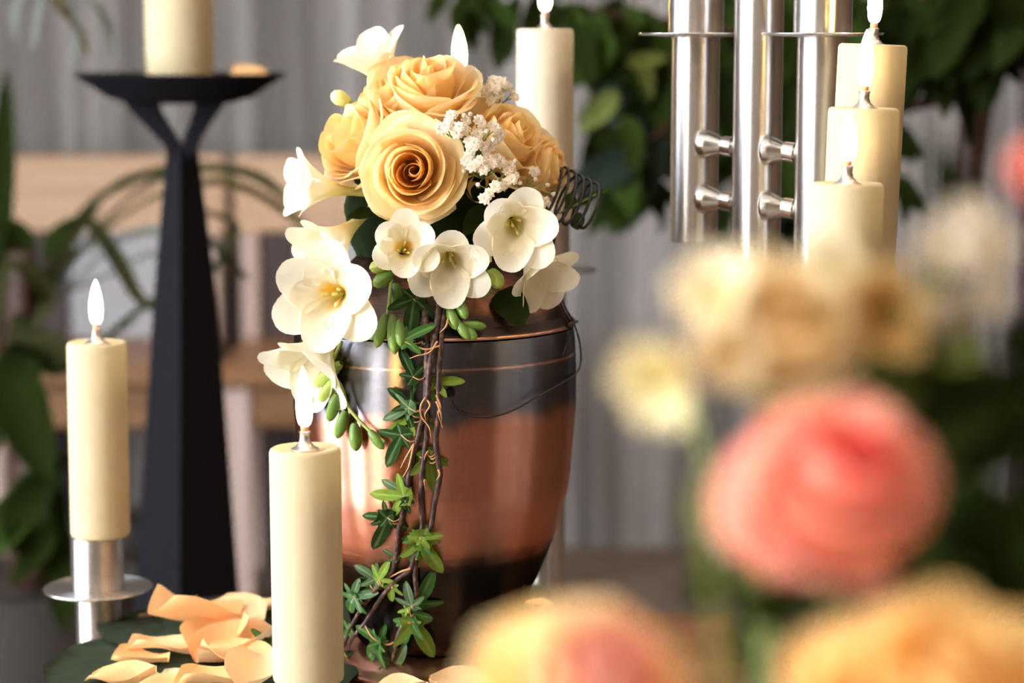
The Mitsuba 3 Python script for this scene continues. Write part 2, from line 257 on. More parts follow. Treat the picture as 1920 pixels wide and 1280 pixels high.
def candle(x, y, zt, label, r=0.0225, h=0.150, flame_h=0.034, flame_r=0.0052, lit=True, lean=0.0, tilt=0.0, wax='wax', group=None):
    k = thing('candle', label, 'candle', group)
    R = frame((tilt, 0, 1), (0, 1, 0)); c = np.array([x, y, zt])
    R = frame((tilt, 0, 1), (0, 1, 0))
    pr = [(r - .002, -h), (r - .0004, -h + .0012), (r, -h + .003), (r, -h * .5), (r, -.003), (r - .0006, -.0012), (r - .002, -.0002), (r - .0036, -.0004), (r * .62, -.0014), (r * .5, -.0022), (0.0004, -.0022)]
    m, _ = lathe(pr, 56); part(k, 'shell', move(m, R, c), wax, 35, 'cream wax shell')
    m, _ = lathe([(.0004, -h + .001), (r - .0015, -h + .001), (r - .0015, -.042), (r * .72, -.028), (r * .40, -.018), (.0004, -.015)], 40); part(k, 'core', move(m, R, c), 'wax_core', 40)
    if not lit: return k
    m, uv = lathe([(0.0088, -.0022), (0.0088, -.0006), (0.0062, .0006), (0.0040, .003), (0.0031, .0062), (0.0033, .0085), (0.0038, .0100), (0.0026, .0106), (0.0004, .0106)], 28)
    bk = part(k, 'burner', move(m, R, c), 'burner_metal', 40, 'small metal wick holder', uv=uv)
    m, _ = lathe([(0.0024, .0105), (0.0026, .0125), (0.0018, .0145), (0.0003, .015)], 14); part(bk, 'wick', move(m, R, c), 'wick', True)
    v, f, col = flame_mesh((0, 0, .0128), flame_h, flame_r, lean)
    key = part(k, 'flame', move((v, f), R, c), 'wick', True, 'bright yellow white flame', color=col)
    scene[key]['emitter'] = {'type': 'area', 'radiance': VC}
    return k
def sleeve_profile(zb, zt, tray_z, tray=True):
    return zb, zt, tray_z
def pole(k, x, y, z0, z1, r):
    m, uv = lathe([(r - .004, z0 + .0005), (r - .001, z0), (r, z0 + .0006), (r, z1), (r - .003, z1)], 48, (x, y, 0)); part(k, 'pole', m, 'steel', 40, uv=uv)
def tray_and_sleeve(k, x, y, zt, h=0.041):
    z = zt - h; r = .0201
    m, uv = lathe([(.0170, z + .001), (r, z), (r, zt - .001), (r - .001, zt), (r - .004, zt)], 48, (x, y, 0)); part(k, 'sleeve', m, 'steel', 40, uv=uv)
    m, uv = lathe([(.017, z - .0022), (.0405, z - .0008), (.0415, z + .0002), (.0410, z + .0010), (.0395, z + .0006), (.0198, z + .0002)], 64, (x, y, 0)); part(k, 'drip_tray', m, 'steel', 40, 'round drip tray', uv=uv)
    return z
def floor_stand(x, y, zt, label, rb=.08):
    k = thing('candle_stand', label, 'candle stand')
    z = tray_and_sleeve(k, x, y, zt); pole(k, x, y, 0.012, z - .002, .0172)
    m, uv = lathe([(.0005, 0), (rb - .002, 0), (rb, .002), (rb, .008), (rb - .004, .010), (.017, .013)], 48, (x, y, 0)); part(k, 'base', m, 'steel', 40, uv=uv)
    return k
x, y, z = (-0.3125, 1.6700, 0.7954); x2, _, z2 = (-0.3162, 1.6700, 0.6467)
candle(x, y, z, 'lit cream candle at the far left standing on a steel pole with a drip tray', h=z - z2, tilt=0.004)
floor_stand(x2, y, z2, 'brushed steel candle pole at the left edge beside the black stand')
x, y, z = (-0.1295, 1.3800, 0.7677)
candle(x, y, z, 'lit cream candle in front of the urn, its flame just below the white freesias', lean=-0.02, flame_h=.0385, flame_r=.0054, tilt=-0.003)
floor_stand(x, y, z - .150, 'steel candle pole under the candle in front of the urn')
x, y, z = (0.0260, 1.7800, 1.0292)
candle(x, y, z, 'lit white candle behind the right side of the bouquet', wax='wax_white', flame_h=.036, flame_r=.0056)
floor_stand(x, y, z - .150, 'steel candle stand behind the urn, its drip tray showing right of the freesias', .034)
x, y, z = (-0.0417, 1.8000, 0.9842)
candle(x, y, z, 'lit candle hidden behind the topmost rose, only its flame showing', flame_h=.0345, flame_r=.0056, lean=-.03)
floor_stand(x, y, z - .150, 'steel candle stand hidden behind the urn', .034)
# candelabrum of hanging tubes, linked in a row that comes towards the camera and steps down
cd = thing('tube_candelabrum', 'steel candelabrum of parallel tubes joined by polished knobs, behind the three right hand candles', 'candelabrum')
tubes = [(1301, 1.61, None, 457), (1420, 1.555, None, None), (1540, 1.545, None, None)]
TX = [(0.1318, 1.6200, 0.9534), (0.1719, 1.5750, 0.9552), (0.2109, 1.5350, 0.9569)]
zt1, zt3 = (0.1311, 1.6200, 1.0242)[2], (0.2096, 1.5350, 1.0240)[2]
pole(cd, TX[0][0], TX[0][1], 0.8755, zt1 - .002, .0174)
pole(cd, TX[1][0], TX[1][1], 0.8272, 1.20, .0174)
pole(cd, TX[2][0], TX[2][1], 0.8340, zt3 - .002, .0174)
for (x, y, _), zt in ((TX[0], zt1), (TX[2], zt3)):
    tray_and_sleeve(cd, x, y, zt + .06, .06)
    candle(x, y, zt + .06 + .150, 'candle on the left tube of the steel candelabrum, above the picture' if x < .18 else 'candle on the third tube of the steel candelabrum, above the picture')
zz1, zz2 = 0.9459, 0.9071
def link(a, b, z):
    a, b = np.array([a[0], a[1], z]), np.array([b[0], b[1], z - .001])
    d = unit(b - a); p = a + np.array([d[0] * .004, -.0155, .001]); q = b + np.array([-.012, .010, 0])
    L = np.linalg.norm(q - p); s = np.array([0, .03, .10, .22, .36, .50, .64, .78, .92, 1]); rr = np.array([.35, .72, 1.02, 1.16, 1.08, .82, .60, .52, .56, .60]) * .0093
    path = p + np.outer(s, q - p); path = spline(path, 3)
    part(cd, 'connector', tube(path, np.interp(np.linspace(0, 1, len(path)), s, rr), 20), 'polished_steel', True, 'polished bulb shaped connector')
    part(cd, 'collar', tube([q - (q - p) / L * .012, q - (q - p) / L * .004], .0072, 20), 'polished_steel', 40)
for zc in (zz1, zz2):
    link(TX[0], TX[1], zc); link(TX[1], TX[2], zc - .002)
ROW = [((1637, 82), 1.476, .006, 'tallest of the three lit candles at the right, the one furthest back', -0.030), ((1620, 201), 1.42, .0, 'middle of the three lit candles at the right', -0.012), ((1588, 342), 1.365, 0, 'lowest of the three lit candles at the right, just above the blurred flowers', -0.004)]
prev = TX[2]
for pos, lab, tl in (((0.2358, 1.4760, 1.0176), ROW[0][3], .035), ((0.2220, 1.4200, 0.9780), ROW[1][3], .02), ((0.2040, 1.3650, 0.9341), ROW[2][3], .008)):
    x, y, z = pos; h = .150
    candle(x, y, z, lab, flame_h=.036 if z > .95 else .0315, flame_r=.0052, tilt=tl)
    xb = x - tl * h
    zs = tray_and_sleeve(cd, xb, y, z - h); pole(cd, xb, y, 0.0 if z < .95 else z - h - .30, zs - .002, .0172)
    for dz in (.06, .10):
        link((prev[0], prev[1]), (xb, y), zs - dz)
    prev = (xb, y)
m, uv = lathe([(.0005, 0), (.11, 0), (.112, .002), (.112, .010), (.108, .012), (.017, .015)], 48, (prev[0], prev[1], 0)); part(cd, 'base', m, 'steel', 40, uv=uv)
# ---------------------------------------------------------------- black iron candle stand
st = thing('black_candle_stand', 'tall black iron candle stand with a tapering post, forked top and shallow dish', 'candle stand')
cx, cy, _ = (-0.3456, 2.3500, 0.9843)
zd, zr = 0.9555, 0.9843
m, _ = lathe([(.0005, zd), (.055, zd), (.075, zd + .006), (.108, zr - .001), (.1105, zr), (.109, zr + .0015), (.074, zd + .011), (.052, zd + .006), (.0005, zd + .006)], 64, (cx, cy, 0)); part(st, 'dish', m, 'black_iron', 40, 'shallow black dish')
def post(levels):
    rings = []
    for z, w, dx in levels:
        for k in range(4):
            a = math.radians(42 + 90 * k); c = .88 
            rings.append([cx + dx + w * math.cos(a) , cy + w * math.sin(a), z])
    n = len(levels); f = []
    for i in range(n - 1):
        for k in range(4):
            k2 = (k + 1) % 4; f += [[i * 4 + k, i * 4 + k2, i * 4 + 4 + k2], [i * 4 + k, i * 4 + 4 + k2, i * 4 + 4 + k]]
    f += [[0, 2, 1], [0, 3, 2], [n * 4 - 4, n * 4 - 3, n * 4 - 2], [n * 4 - 4, n * 4 - 2, n * 4 - 1]]
    return np.array(rings), np.array(f)
zn = 0.9039
def rot_post():
    v, f = post([(0, .098, -.008), (0.4145, .0570, -.006), (0.7494, .0335, .001), (0.8396, .024, .001), (zn, .0165, .001)])
    c = np.array([cx, cy, 0]); a = math.radians(-42 + 0); R = np.array([[math.cos(a), -math.sin(a), 0], [math.sin(a), math.cos(a), 0], [0, 0, 1]])
    return (v - c) @ R.T + c, f
part(st, 'post', rot_post(), 'black_iron', False, 'square tapering black post')
def arm(side):
    z = lambda py: zn + (285 - py) * (zd - zn) / (285 - 192)
    w = 2.35 / 4200
    if side < 0: L = [(-105, 188), (-92, 205), (-70, 230), (-45, 255), (-28, 275), (-22, 295)]; Rr = [(-42, 188), (-40, 205), (-26, 230), (-12, 255), (-2, 275), (3, 295)]
    else: L = [(28, 188), (26, 205), (18, 230), (8, 255), (0, 275), (-3, 295)]; Rr = [(84, 188), (72, 205), (54, 230), (38, 255), (28, 275), (23, 295)]
    pts = [(cx + a * w, z(b)) for a, b in L] + [(cx + a * w, z(b)) for a, b in Rr[::-1]]
    from shapely.geometry import Polygon
    m = trimesh.creation.extrude_polygon(Polygon(pts), .022, engine='earcut')
    v = np.array(m.vertices); return np.stack([v[:, 0], cy - .011 + v[:, 2], v[:, 1]], 1), np.array(m.faces)
for s_ in (-1, 1): part(st, 'arm', arm(s_), 'black_iron', False, 'curved black arm')
candle(cx, cy, zd + .006 + .2, 'thick cream candle on the dish of the black iron stand', r=.0352, h=.200, lit=False)
# ---------------------------------------------------------------- wooden table under the urn
tb = thing('wooden_table', 'small wooden table under the leaves, petals and urn', 'table')
TZ = BZ - .0135
part(tb, 'top', rbox((-.292, 1.435, TZ - .022), (.17, 1.70, TZ), .003), 'brown_wood', False)
for x in (-.27, .12):
    for y in (1.45, 1.655): part(tb, 'leg', rbox((x, y, 0), (x + .03, y + .03, TZ - .022), .003), 'brown_wood', False)
# ---------------------------------------------------------------- leaves (general)
def leaf_grid(width=.36, n=14, fold=.25, arch=.25, wave=.02, seed=0, tip=1.0):
    s = np.linspace(0, 1, n); u = np.linspace(-1, 1, 7)
    w = width * .5 * np.sin(PI * np.clip(s, 0, 1) ** .75) ** (.75 * tip); w[0] = w[-1] = .004
    V = np.zeros((n, 7, 3))
    V[..., 0] = w[:, None] * u; V[..., 1] = s[:, None]
    V[..., 2] = fold * w[:, None] * np.abs(u) - arch * s[:, None] ** 2 + wave * np.sin(s[:, None] * 9 + u * 2 + seed)
    return grid(V)
def orient(base, tip, normal=(0, -1, .25), k=None):
    b, t = np.asarray(base, float), np.asarray(tip, float); L = np.linalg.norm(t - b)
    y = unit(t - b); z = np.asarray(normal, float); z = unit(z - y * (z @ y)); x = np.cross(y, z); M = np.eye(4)
    k = L if k is None else k
    M[:3, 0], M[:3, 1], M[:3, 2], M[:3, 3] = x * k, y * L, z * k, b
    return M
# ---------------------------------------------------------------- roses
def rose_petal(t, phi, seed, op=1.0, spread=1.0):
    """one petal of a rose of about unit radius; t runs from the heart (0) to the guard petals (1)"""
    ks = [0, .3, .6, .86, 1]; r0 = np.random.default_rng(seed + 7)
    A, Bm, C = np.array([70, 88, 96, 98, 92.]), np.array([22, 60, 84, 90, 66.]), np.array([-16, 34, 58, 40, -70.])
    phi = phi + r0.normal(0, .35) * (t > .1)
    if t < .5: keys = A + (Bm - A) * (t / .5)
    else: keys = Bm + (C - Bm) * ((t - .5) / .5)
    keys = keys + (1 - op) * 25 * np.array([.3, .8, 1, 1.2, 1.6]) * t
    r_ = np.random.default_rng(seed)
    keys = keys + r_.normal(0, 5, 5) * (.5 + t)
    L = (1.04 + .10 * min(1, t / .5) + .02 * t) * (1 + r_.normal(0, .045))
    n = 25; s = np.linspace(0, 1, n); al = np.radians(np.interp(s, ks, keys)); ds = L / (n - 1)
    rp = .015 + .13 * t + np.r_[0, np.cumsum(np.cos(al[:-1]) * ds)]; zp = np.r_[0, np.cumsum(np.sin(al[:-1]) * ds)] - .10 * min(t, .5) - .30 * max(0, t - .5)
    nu, nv = 15, 13; U_ = np.linspace(-1, 1, nu)[:, None]; S_ = np.linspace(0, 1, nv)[None, :]
    notch = r_.uniform(.05, .17) * min(1, 1.4 * t)
    se = S_ * (1 - .20 * np.abs(U_) ** 2.4 + notch * np.maximum(0, 1 - np.abs(U_ - r_.uniform(-.25, .25)) * 2.6) ** 1.5 + .018 * np.sin(U_ * 7 + seed) * t * S_)
    r = np.interp(se, s, rp); z = np.interp(se, s, zp)
    half = (.30 + .52 * min(1, t / .7)) * spread
    w = half * (.45 + .55 * np.clip(S_ / .6, 0, 1) ** .7)
    ang = np.clip(w / np.maximum(r, .05), 0, 1.9) * U_
    tuck = .24 * (1 - .60 * t)
    r = r * (1 + tuck * U_) + .12 * t * np.abs(U_) ** 3 * S_ ** 2
    z = z - .17 * t * np.abs(U_) ** 2.5 * S_ ** 2
    a = phi + ang; V = np.stack([r * np.cos(a), r * np.sin(a), z], -1)
    tl = r0.normal(0, .085) * (.5 + t); e = np.array([math.cos(phi), math.sin(phi), 0]); h = V @ e
    V = V + e * (np.sin(tl) * V[..., 2:] * .8) - np.array([0, 0, 1]) * (np.sin(tl) * h * .8)[..., None]
    V = V + np.append(r0.normal(0, .022, 2), 0) * (t < .6)
    V[..., 0] *= 1 - .10 * math.cos(seed) * (1 - t); V[..., 1] *= 1 + .10 * math.cos(seed) * (1 - t)
    V[..., 2] += .13 * (meshkit.noise(V * 4 + seed, 1) - .5) * (S_ ** 2) * (.35 + t)
    return grid(V)
def rose(center, axis, R, label, palette=('peach_inner', 'peach_mid', 'peach_outer', 'peach_pale'), n=34, roll=0.0, op=1.0, seed=1, name='rose', group=None, cat_='rose', tmax=1.0):
    k = thing(name, label, cat_, group); M = frame(axis, (0, 0, 1), roll)
    for i in range(n):
        t = tmax * (i / (n - 1)) ** .72; m = rose_petal(t, i * 2.39996 + seed, seed * 101 + i, op)
        col = palette[0 if t < .26 else 1 if t < .52 else 2 if t < .8 or i % 2 else 3]
        m = move((m[0] - np.array([0, 0, .5]), m[1]), M, center, R)
        part(k, 'petal', m, col, True)
    hip = lathe([(.001, -.62), (.05, -.6), (.13, -.56), (.16, -.48), (.12, -.38), (.02, -.34)], 16)[0]
    part(k, 'calyx', move((hip[0] - np.array([0, 0, .08]), hip[1]), M, center, R), 'green_stem', True)
    return k
# ---------------------------------------------------------------- freesias
def tepal_mesh(phi, outer, seed, op, warm=0.0, tint=(1, 1, 1)):
    r_ = np.random.default_rng(seed); n = 33; s = np.linspace(0, 1, n); L = 2.05
    end = (18 if outer else 38) + (1 - op) * 46 + r_.normal(0, 5)
    keys = [90, 86, 72, 60, 34 + (1 - op) * 40, end, end - 18]
    al = np.radians(np.interp(s, [0, .2, .38, .52, .66, .85, 1], keys)); ds = L / (n - 1)
    rp = .075 + (.02 if outer else 0) + np.r_[0, np.cumsum(np.cos(al[:-1]) * ds)]; zp = np.r_[0, np.cumsum(np.sin(al[:-1]) * ds)] - 1.15
    nu, nv = 13, 19; U_ = np.linspace(-1, 1, nu)[:, None]; S_ = np.linspace(0, 1, nv)[None, :] ** .9
    se = S_ * (1 - .27 * np.abs(U_) ** 2.9 + .015 * np.maximum(0, 1 - np.abs(U_) * 5))
    r = np.interp(se, s, rp); z = np.interp(se, s, zp)
    base = np.interp(S_, s, rp) * 1.12
    w = np.where(S_ < .45, base, 0) + np.where(S_ >= .45, np.interp(S_, [.45, .62, .78, .92, 1], [np.interp(.45, s, rp) * 1.12, .54, .70, .68, .56]), 0)
    ang = np.clip(w / np.maximum(r, .06), 0, 1.25) * U_; a = phi + ang
    cup = (.05 if outer else .12) * U_ ** 2 * np.clip((S_ - .4) / .5, 0, 1)
    V = np.stack([r * np.cos(a), r * np.sin(a), z + cup], -1)
    V[..., 2] += .05 * (meshkit.noise(V * 3 + seed, 2) - .5) * S_ ** 2
    y = np.clip((S_ - .22) / .36, 0, 1); g = np.exp(-((S_ - .40) / .13) ** 2) * np.exp(-(U_ / .7) ** 2)
    white, base_c, throat = np.array([.95, .895, .72]), np.array([.80, .78, .36]), np.array([.95, .62, .05])
    col = base_c * (1 - y[..., None]) + white * y[..., None] * np.ones((nu, 1, 1))
    gg = (g * warm)[..., None]; col = col * (1 - gg) + throat * gg
    v, f = grid(V); return v, f, col.reshape(-1, 3) * np.array(tint)
def freesia(center, axis, R, label, roll=0.0, op=1.0, warm=.5, seed=1, name='freesia', group=None, stamens=True, tint=(1, 1, 1)):
    k = thing(name, label, 'freesia', group); M = frame(axis, (0, 0, 1), roll)
    for i in range(6):
        v, f, col = tepal_mesh(i * PI / 3, i % 2, seed * 31 + i, op, warm if i in (0, 1, 2) else warm * .35, tint)
        part(k, 'petal', move((v, f), M, center, R), 'tepal', True, color=col)
    if stamens:
        for i in range(4):
            a = i * 2.1 + seed; d = np.array([math.cos(a), math.sin(a), 0]) * (.10 if i else .03)
            p = spline([d * .4 + [0, 0, -.75], d + [0, 0, -.4], d * 1.5 + [0, 0, -.12], d * 1.9 + [0, 0, .02 + .06 * (i == 0)]], 4)
            part(k, 'stamen', move(tube(p, [.018, .016, .014, .03, .035, .012], 6), M, center, R), 'stamen', True)
    m = lathe([(.02, -1.45), (.075, -1.38), (.10, -1.22), (.085, -1.08)], 12)[0]; part(k, 'calyx', move(m, M, center, R), 'green_stem', True)
    return k
def bud_mesh(base, tip, r, c0, c1):
    s = np.linspace(0, 1, 12); L = np.linalg.norm(np.asarray(tip) - base)
    pr = r * np.interp(s, [0, .08, .3, .6, .85, .95, 1], [.35, .62, .9, 1, .72, .42, .04])
    (v, f), _ = lathe(np.stack([pr, s * L], 1), 14)
    seam = 1 - .10 * np.exp(-((np.arctan2(v[:, 1], v[:, 0]) % (2 * PI / 3) - 1.0) / .22) ** 2)
    col = np.asarray(c0) * (1 - v[:, 2:] / L) + np.asarray(c1) * v[:, 2:] / L
    v = v * np.stack([seam, seam, seam * 0 + 1], 1)
    return *move((v, f), frame(np.asarray(tip, float) - base), base), col
GREEN, LIME, YEL = ((.07, .13, .02), (.18, .30, .05)), ((.22, .32, .05), (.42, .46, .10)), ((.50, .50, .12), (.80, .74, .32))
def bud_spray(label, stem, buds, stem_r=.0014):
    k = thing('freesia_bud_spray', label, 'flower buds')
    part(k, 'stem', tube(spline(stem, 6), [stem_r, stem_r * .8], 7), 'green_stem')
    for b, t, r, (c0, c1) in buds:
        v, f, col = bud_mesh(np.array(b), np.array(t), r, c0, c1); part(k, 'bud', (v, f), 'bud', True, color=col)
    return k
# the bouquet on the lid
fm = trimesh.creation.icosphere(subdivisions=4, radius=1.0); v = np.array(fm.vertices); v = v * (1 + .10 * (meshkit.fbm(v * 5, 3, 2)[:, None] - .5))
part(None, 'floral_foam', (v * np.array([.062, .055, .070]) + np.array((-0.0555, 1.5750, 0.9047)), np.array(fm.faces)), 'foam', True)
tag('floral_foam', 'dark mossy core of the bouquet between the roses and the freesias', 'floral foam')
rose((-0.0656, 1.4920, 0.9339), (-.06, -.95, .08), .0370, 'open peach rose at the front of the bouquet, facing the camera', seed=3, n=30, roll=.3)
rose((-0.0592, 1.5450, 0.9863), (.05, -.50, .80), .0430, 'peach rose at the very top of the bouquet, seen from its side', seed=5, n=26, op=.72)
rose((-0.1086, 1.5350, 0.9503), (-.80, -.45, .40), .0370, 'peach rose at the left of the bouquet with ribbed folded petals', seed=8, n=26, op=.70)
rose((-0.0044, 1.5400, 0.9523), (.62, -.45, .45), .0370, 'peach rose at the right, behind the sprays of tiny white flowers', seed=11, n=20, op=.62)
rose((0.0215, 1.5600, 0.9329), (.85, -.38, .10), .0285, 'small peach rose at the far right next to the wire coil', seed=14, n=28, op=.45)
rose((-0.0866, 1.5550, 0.9744), (-.45, -.35, .75), .0330, 'pale peach rose tucked between the top rose and the left rose', seed=17, n=26, op=.6, palette=('peach_mid', 'peach_outer', 'peach_pale', 'peach_pale'))
rose((-0.0293, 1.5400, 0.9220), (.35, -.85, -.1), .0310, 'peach rose mostly hidden behind the front rose', seed=19, n=22, op=.7, palette=('peach_mid', 'peach_outer', 'peach_pale', 'peach_outer'))
freesia((-0.1310, 1.5200, 0.9207), (-.86, -.35, .12), 0.0286, 'white freesia pointing left under the left rose', seed=2, op=.45, roll=.4)
freesia((-0.1188, 1.5080, 0.8862), (-.58, -.55, -.50), 0.0319, 'white freesia hanging left, second from the top on the left side', seed=3, op=.62, roll=.2)
freesia((-0.0715, 1.4750, 0.8838), (.10, -.95, .22), 0.0248, 'white freesia with a yellow throat below the front rose', seed=5, op=.62, warm=.9, roll=.5)
freesia((-0.0413, 1.4780, 0.8740), (.06, -.86, -.28), 0.0281, 'white freesia with pale stamens, hanging below the middle of the bouquet', seed=7, op=.80, warm=.15, roll=.5)
freesia((0.0021, 1.4800, 0.8976), (.10, -.90, -.12), 0.0303, 'large white freesia at the right below the tiny white flowers', seed=9, op=.72, warm=.12, roll=.25)
freesia((0.0162, 1.5050, 0.8677), (.45, -.55, -.50), 0.0286, 'white freesia at the lower right pointing down towards the lid', seed=11, op=.60, warm=.05, roll=.1)
freesia((-0.1194, 1.4740, 0.8520), (-.22, -.97, .02), 0.0363, 'largest white freesia at the lower left, facing the camera with a deep yellow throat', seed=13, op=.92, warm=1.0, roll=.45)
freesia((-0.1306, 1.4920, 0.8106), (-.48, -.60, -.66), .0375, 'lowest white freesia, just above the flame of the front candle', seed=15, op=.62, warm=.2, roll=.2)
freesia((-0.0926, 1.5800, 1.0004), (-.40, -.25, .80), 0.0308, 'cream freesia peeping out at the top left behind the roses', seed=17, op=.5, roll=.3)
# ---------------------------------------------------------------- bud sprays
bud_spray('long curved spray of green freesia buds hanging down the urn left of the ivy', [(-0.1141, 1.4842, 0.8204), (-0.1210, 1.4874, 0.8019), (-0.1143, 1.4822, 0.7900), (-0.1088, 1.4787, 0.7761), (-0.0960, 1.4725, 0.7628), (-0.0845, 1.4690, 0.7551)],
    [((-0.1482, 1.5250, 0.7964), (-0.1538, 1.5200, 0.7853), .0050, YEL), ((-0.1141, 1.4827, 0.8062), (-0.1336, 1.4988, 0.7878), .0049, LIME), ((-0.1188, 1.4856, 0.7942), (-0.1297, 1.4947, 0.7782), .0045, LIME), ((-0.1338, 1.5000, 0.7810), (-0.1383, 1.5000, 0.7690), .003, LIME), ((-0.1173, 1.4839, 0.7851), (-0.1233, 1.4889, 0.7653), .0044, GREEN), ((-0.1114, 1.4801, 0.7748), (-0.1177, 1.4854, 0.7543), .0043, GREEN), ((-0.1055, 1.4766, 0.7667), (-0.1043, 1.4776, 0.7470), .0046, GREEN), ((-0.0953, 1.4720, 0.7625), (-0.0853, 1.4695, 0.7499), .0036, GREEN), ((-0.1398, 1.5200, 0.7916), (-0.1439, 1.5150, 0.7794), .0045, LIME)])
bud_spray('spray of green buds hanging left of the ivy over the lid rim', [(-0.0807, 1.5000, 0.8653), (-0.0822, 1.4772, 0.8428), (-0.0866, 1.4722, 0.8327)],
    [((-0.0835, 1.4756, 0.8401), (-0.0896, 1.4678, 0.8183), .0044, GREEN), ((-0.0791, 1.4723, 0.8398), (-0.0773, 1.4621, 0.8148), .0050, GREEN), ((-0.0864, 1.4744, 0.8281), (-0.0942, 1.4749, 0.8231), .0030, GREEN), ((-0.0779, 1.4920, 0.8590), (-0.0773, 1.4920, 0.8410), .0048, GREEN), ((-0.0820, 1.4780, 0.8722), (-0.0947, 1.4780, 0.8704), .0048, LIME), ((-0.0796, 1.4780, 0.8669), (-0.0920, 1.4780, 0.8584), .0052, GREEN), ((-0.0592, 1.4750, 0.8792), (-0.0671, 1.4750, 0.8590), .0055, YEL), ((-0.0746, 1.4671, 0.8369), (-0.0730, 1.4600, 0.8201), .004, GREEN)])
bud_spray('spray of green buds hanging right of the ivy stems above the lid rim', [(-0.0341, 1.5000, 0.8545), (-0.0397, 1.4778, 0.8445), (-0.0346, 1.4716, 0.8345), (-0.0283, 1.4721, 0.8291)],
    [((-0.0373, 1.4823, 0.8507), (-0.0304, 1.4719, 0.8370), .0044, GREEN), ((-0.0418, 1.4766, 0.8446), (-0.0367, 1.4686, 0.8303), .0040, GREEN), ((-0.0367, 1.4718, 0.8356), (-0.0282, 1.4690, 0.8239), .0036, GREEN), ((-0.0325, 1.4727, 0.8333), (-0.0170, 1.4768, 0.8314), .0032, GREEN), ((-0.0311, 1.4720, 0.8313), (-0.0233, 1.4709, 0.8236), .0034, GREEN), ((-0.0238, 1.4850, 0.8562), (-0.0135, 1.4850, 0.8533), .0050, GREEN), ((-0.0148, 1.4780, 0.8694), (-0.0071, 1.4780, 0.8569), .0056, LIME), ((-0.0284, 1.4850, 0.8819), (-0.0135, 1.4850, 0.8740), .0058, YEL), ((-0.0206, 1.4860, 0.8650), (-0.0107, 1.4860, 0.8632), .005, GREEN)])
bud_spray('single pale green bud at the upper left edge of the bouquet', [(-0.1090, 1.5600, 0.9761), (-0.1152, 1.5600, 0.9798)], [((-0.1127, 1.5600, 0.9772), (-0.1256, 1.5600, 0.9831), .0058, YEL)])
bud_spray('round lime green bud at the right beside the lowest right freesia', [(0.0184, 1.5400, 0.8723), (0.0277, 1.5450, 0.8681)], [((0.0295, 1.5450, 0.8718), (0.0340, 1.5450, 0.8540), .0075, LIME)])
# ---------------------------------------------------------------- gypsophila
def gyp_mesh(seed):
    r_ = np.random.default_rng(seed); ms = []
    for i in range(24):
        phi = i * 2.4 + seed; el = .15 + 1.25 * (i / 23); s = .55 + .45 * (1 - i / 23)
        g = leaf_grid(.62, 5, -.3, .35, .05, i, .6); R = frame((math.cos(phi) * -math.sin(el), math.sin(phi) * -math.sin(el), math.cos(el)), (math.cos(phi + 1.57), math.sin(phi + 1.57), 0))
        y = np.array([math.cos(phi) * math.cos(el), math.sin(phi) * math.cos(el), math.sin(el)]); z = unit(np.cross(np.cross(y, [0, 0, 1.0]), y)); x = np.cross(y, z)
        ms.append(move(g, np.stack([x, y, z], 1), (0, 0, 0), s))
    return cat(ms)
GYP = [ply(gyp_mesh(i), 'gyp_white', smooth=True) for i in range(4)]
def gyp(label, root, flowers, y, r=.0046, name='gypsophila_sprig', buds=()):
    k = thing(name, label, 'gypsophila'); root = np.array(root); ms = []
    for i, p in enumerate(flowers):
        p = np.array(p); d = unit(p - root + np.array([0, -.02, .004])); M = np.eye(4); M[:3, :3] = frame(d + np.array([0, -.6, 0.1]), (0, 0, 1), i * 1.7) * (r * (1 + .12 * math.sin(i * 5))); M[:3, 3] = p
        put(k, 'blossom', GYP[i % 4], M)
        ms.append(tube(spline([root, root * .45 + p * .55 + np.array([.002 * math.sin(i * 3), .002, .002 * math.cos(i * 2)]), p - d * r * .2], 4), [.0006, .0004], 5))
    for b in buds:
        b = np.array(b); s = trimesh.creation.icosphere(subdivisions=1, radius=.0016); part(k, 'bud', (np.array(s.vertices) + b, np.array(s.faces)), 'gyp_white')
        ms.append(tube(np.array([root, root * .4 + b * .6 + [0, .002, 0], b]), .0004, 5))
    part(k, 'stem', cat(ms), 'gyp_stem')
gyp('spray of tiny white double flowers beside the front rose, uppermost clump', (-0.0324, 1.5150, 0.9487), [(-0.0399, 1.4780, 0.9711), (-0.0414, 1.4800, 0.9675), (-0.0389, 1.4780, 0.9638), (-0.0312, 1.4800, 0.9612), (-0.0461, 1.4820, 0.9619), (-0.0361, 1.4760, 0.9593), (-0.0303, 1.4840, 0.9674), (-0.0343, 1.4740, 0.9636), (-0.0427, 1.4760, 0.9642)], 0, buds=[(-0.0316, 1.4800, 0.9710), (-0.0491, 1.4800, 0.9633), (-0.0274, 1.4840, 0.9716)])
gyp('spray of tiny white flowers in the middle clump between the front and right roses', (-0.0253, 1.5200, 0.9395), [(-0.0219, 1.4900, 0.9675), (-0.0198, 1.4880, 0.9648), (-0.0131, 1.4920, 0.9636), (-0.0078, 1.4950, 0.9578), (-0.0225, 1.4840, 0.9583), (-0.0281, 1.4800, 0.9542), (-0.0225, 1.4780, 0.9515), (-0.0190, 1.4800, 0.9507), (-0.0141, 1.4850, 0.9508), (-0.0245, 1.4740, 0.9531), (-0.0106, 1.4900, 0.9622), (-0.0169, 1.4840, 0.9477), (-0.0096, 1.4940, 0.9550), (-0.0267, 1.4800, 0.9493)], 0, buds=[(-0.0169, 1.4800, 0.9605), (-0.0123, 1.4800, 0.9549)])
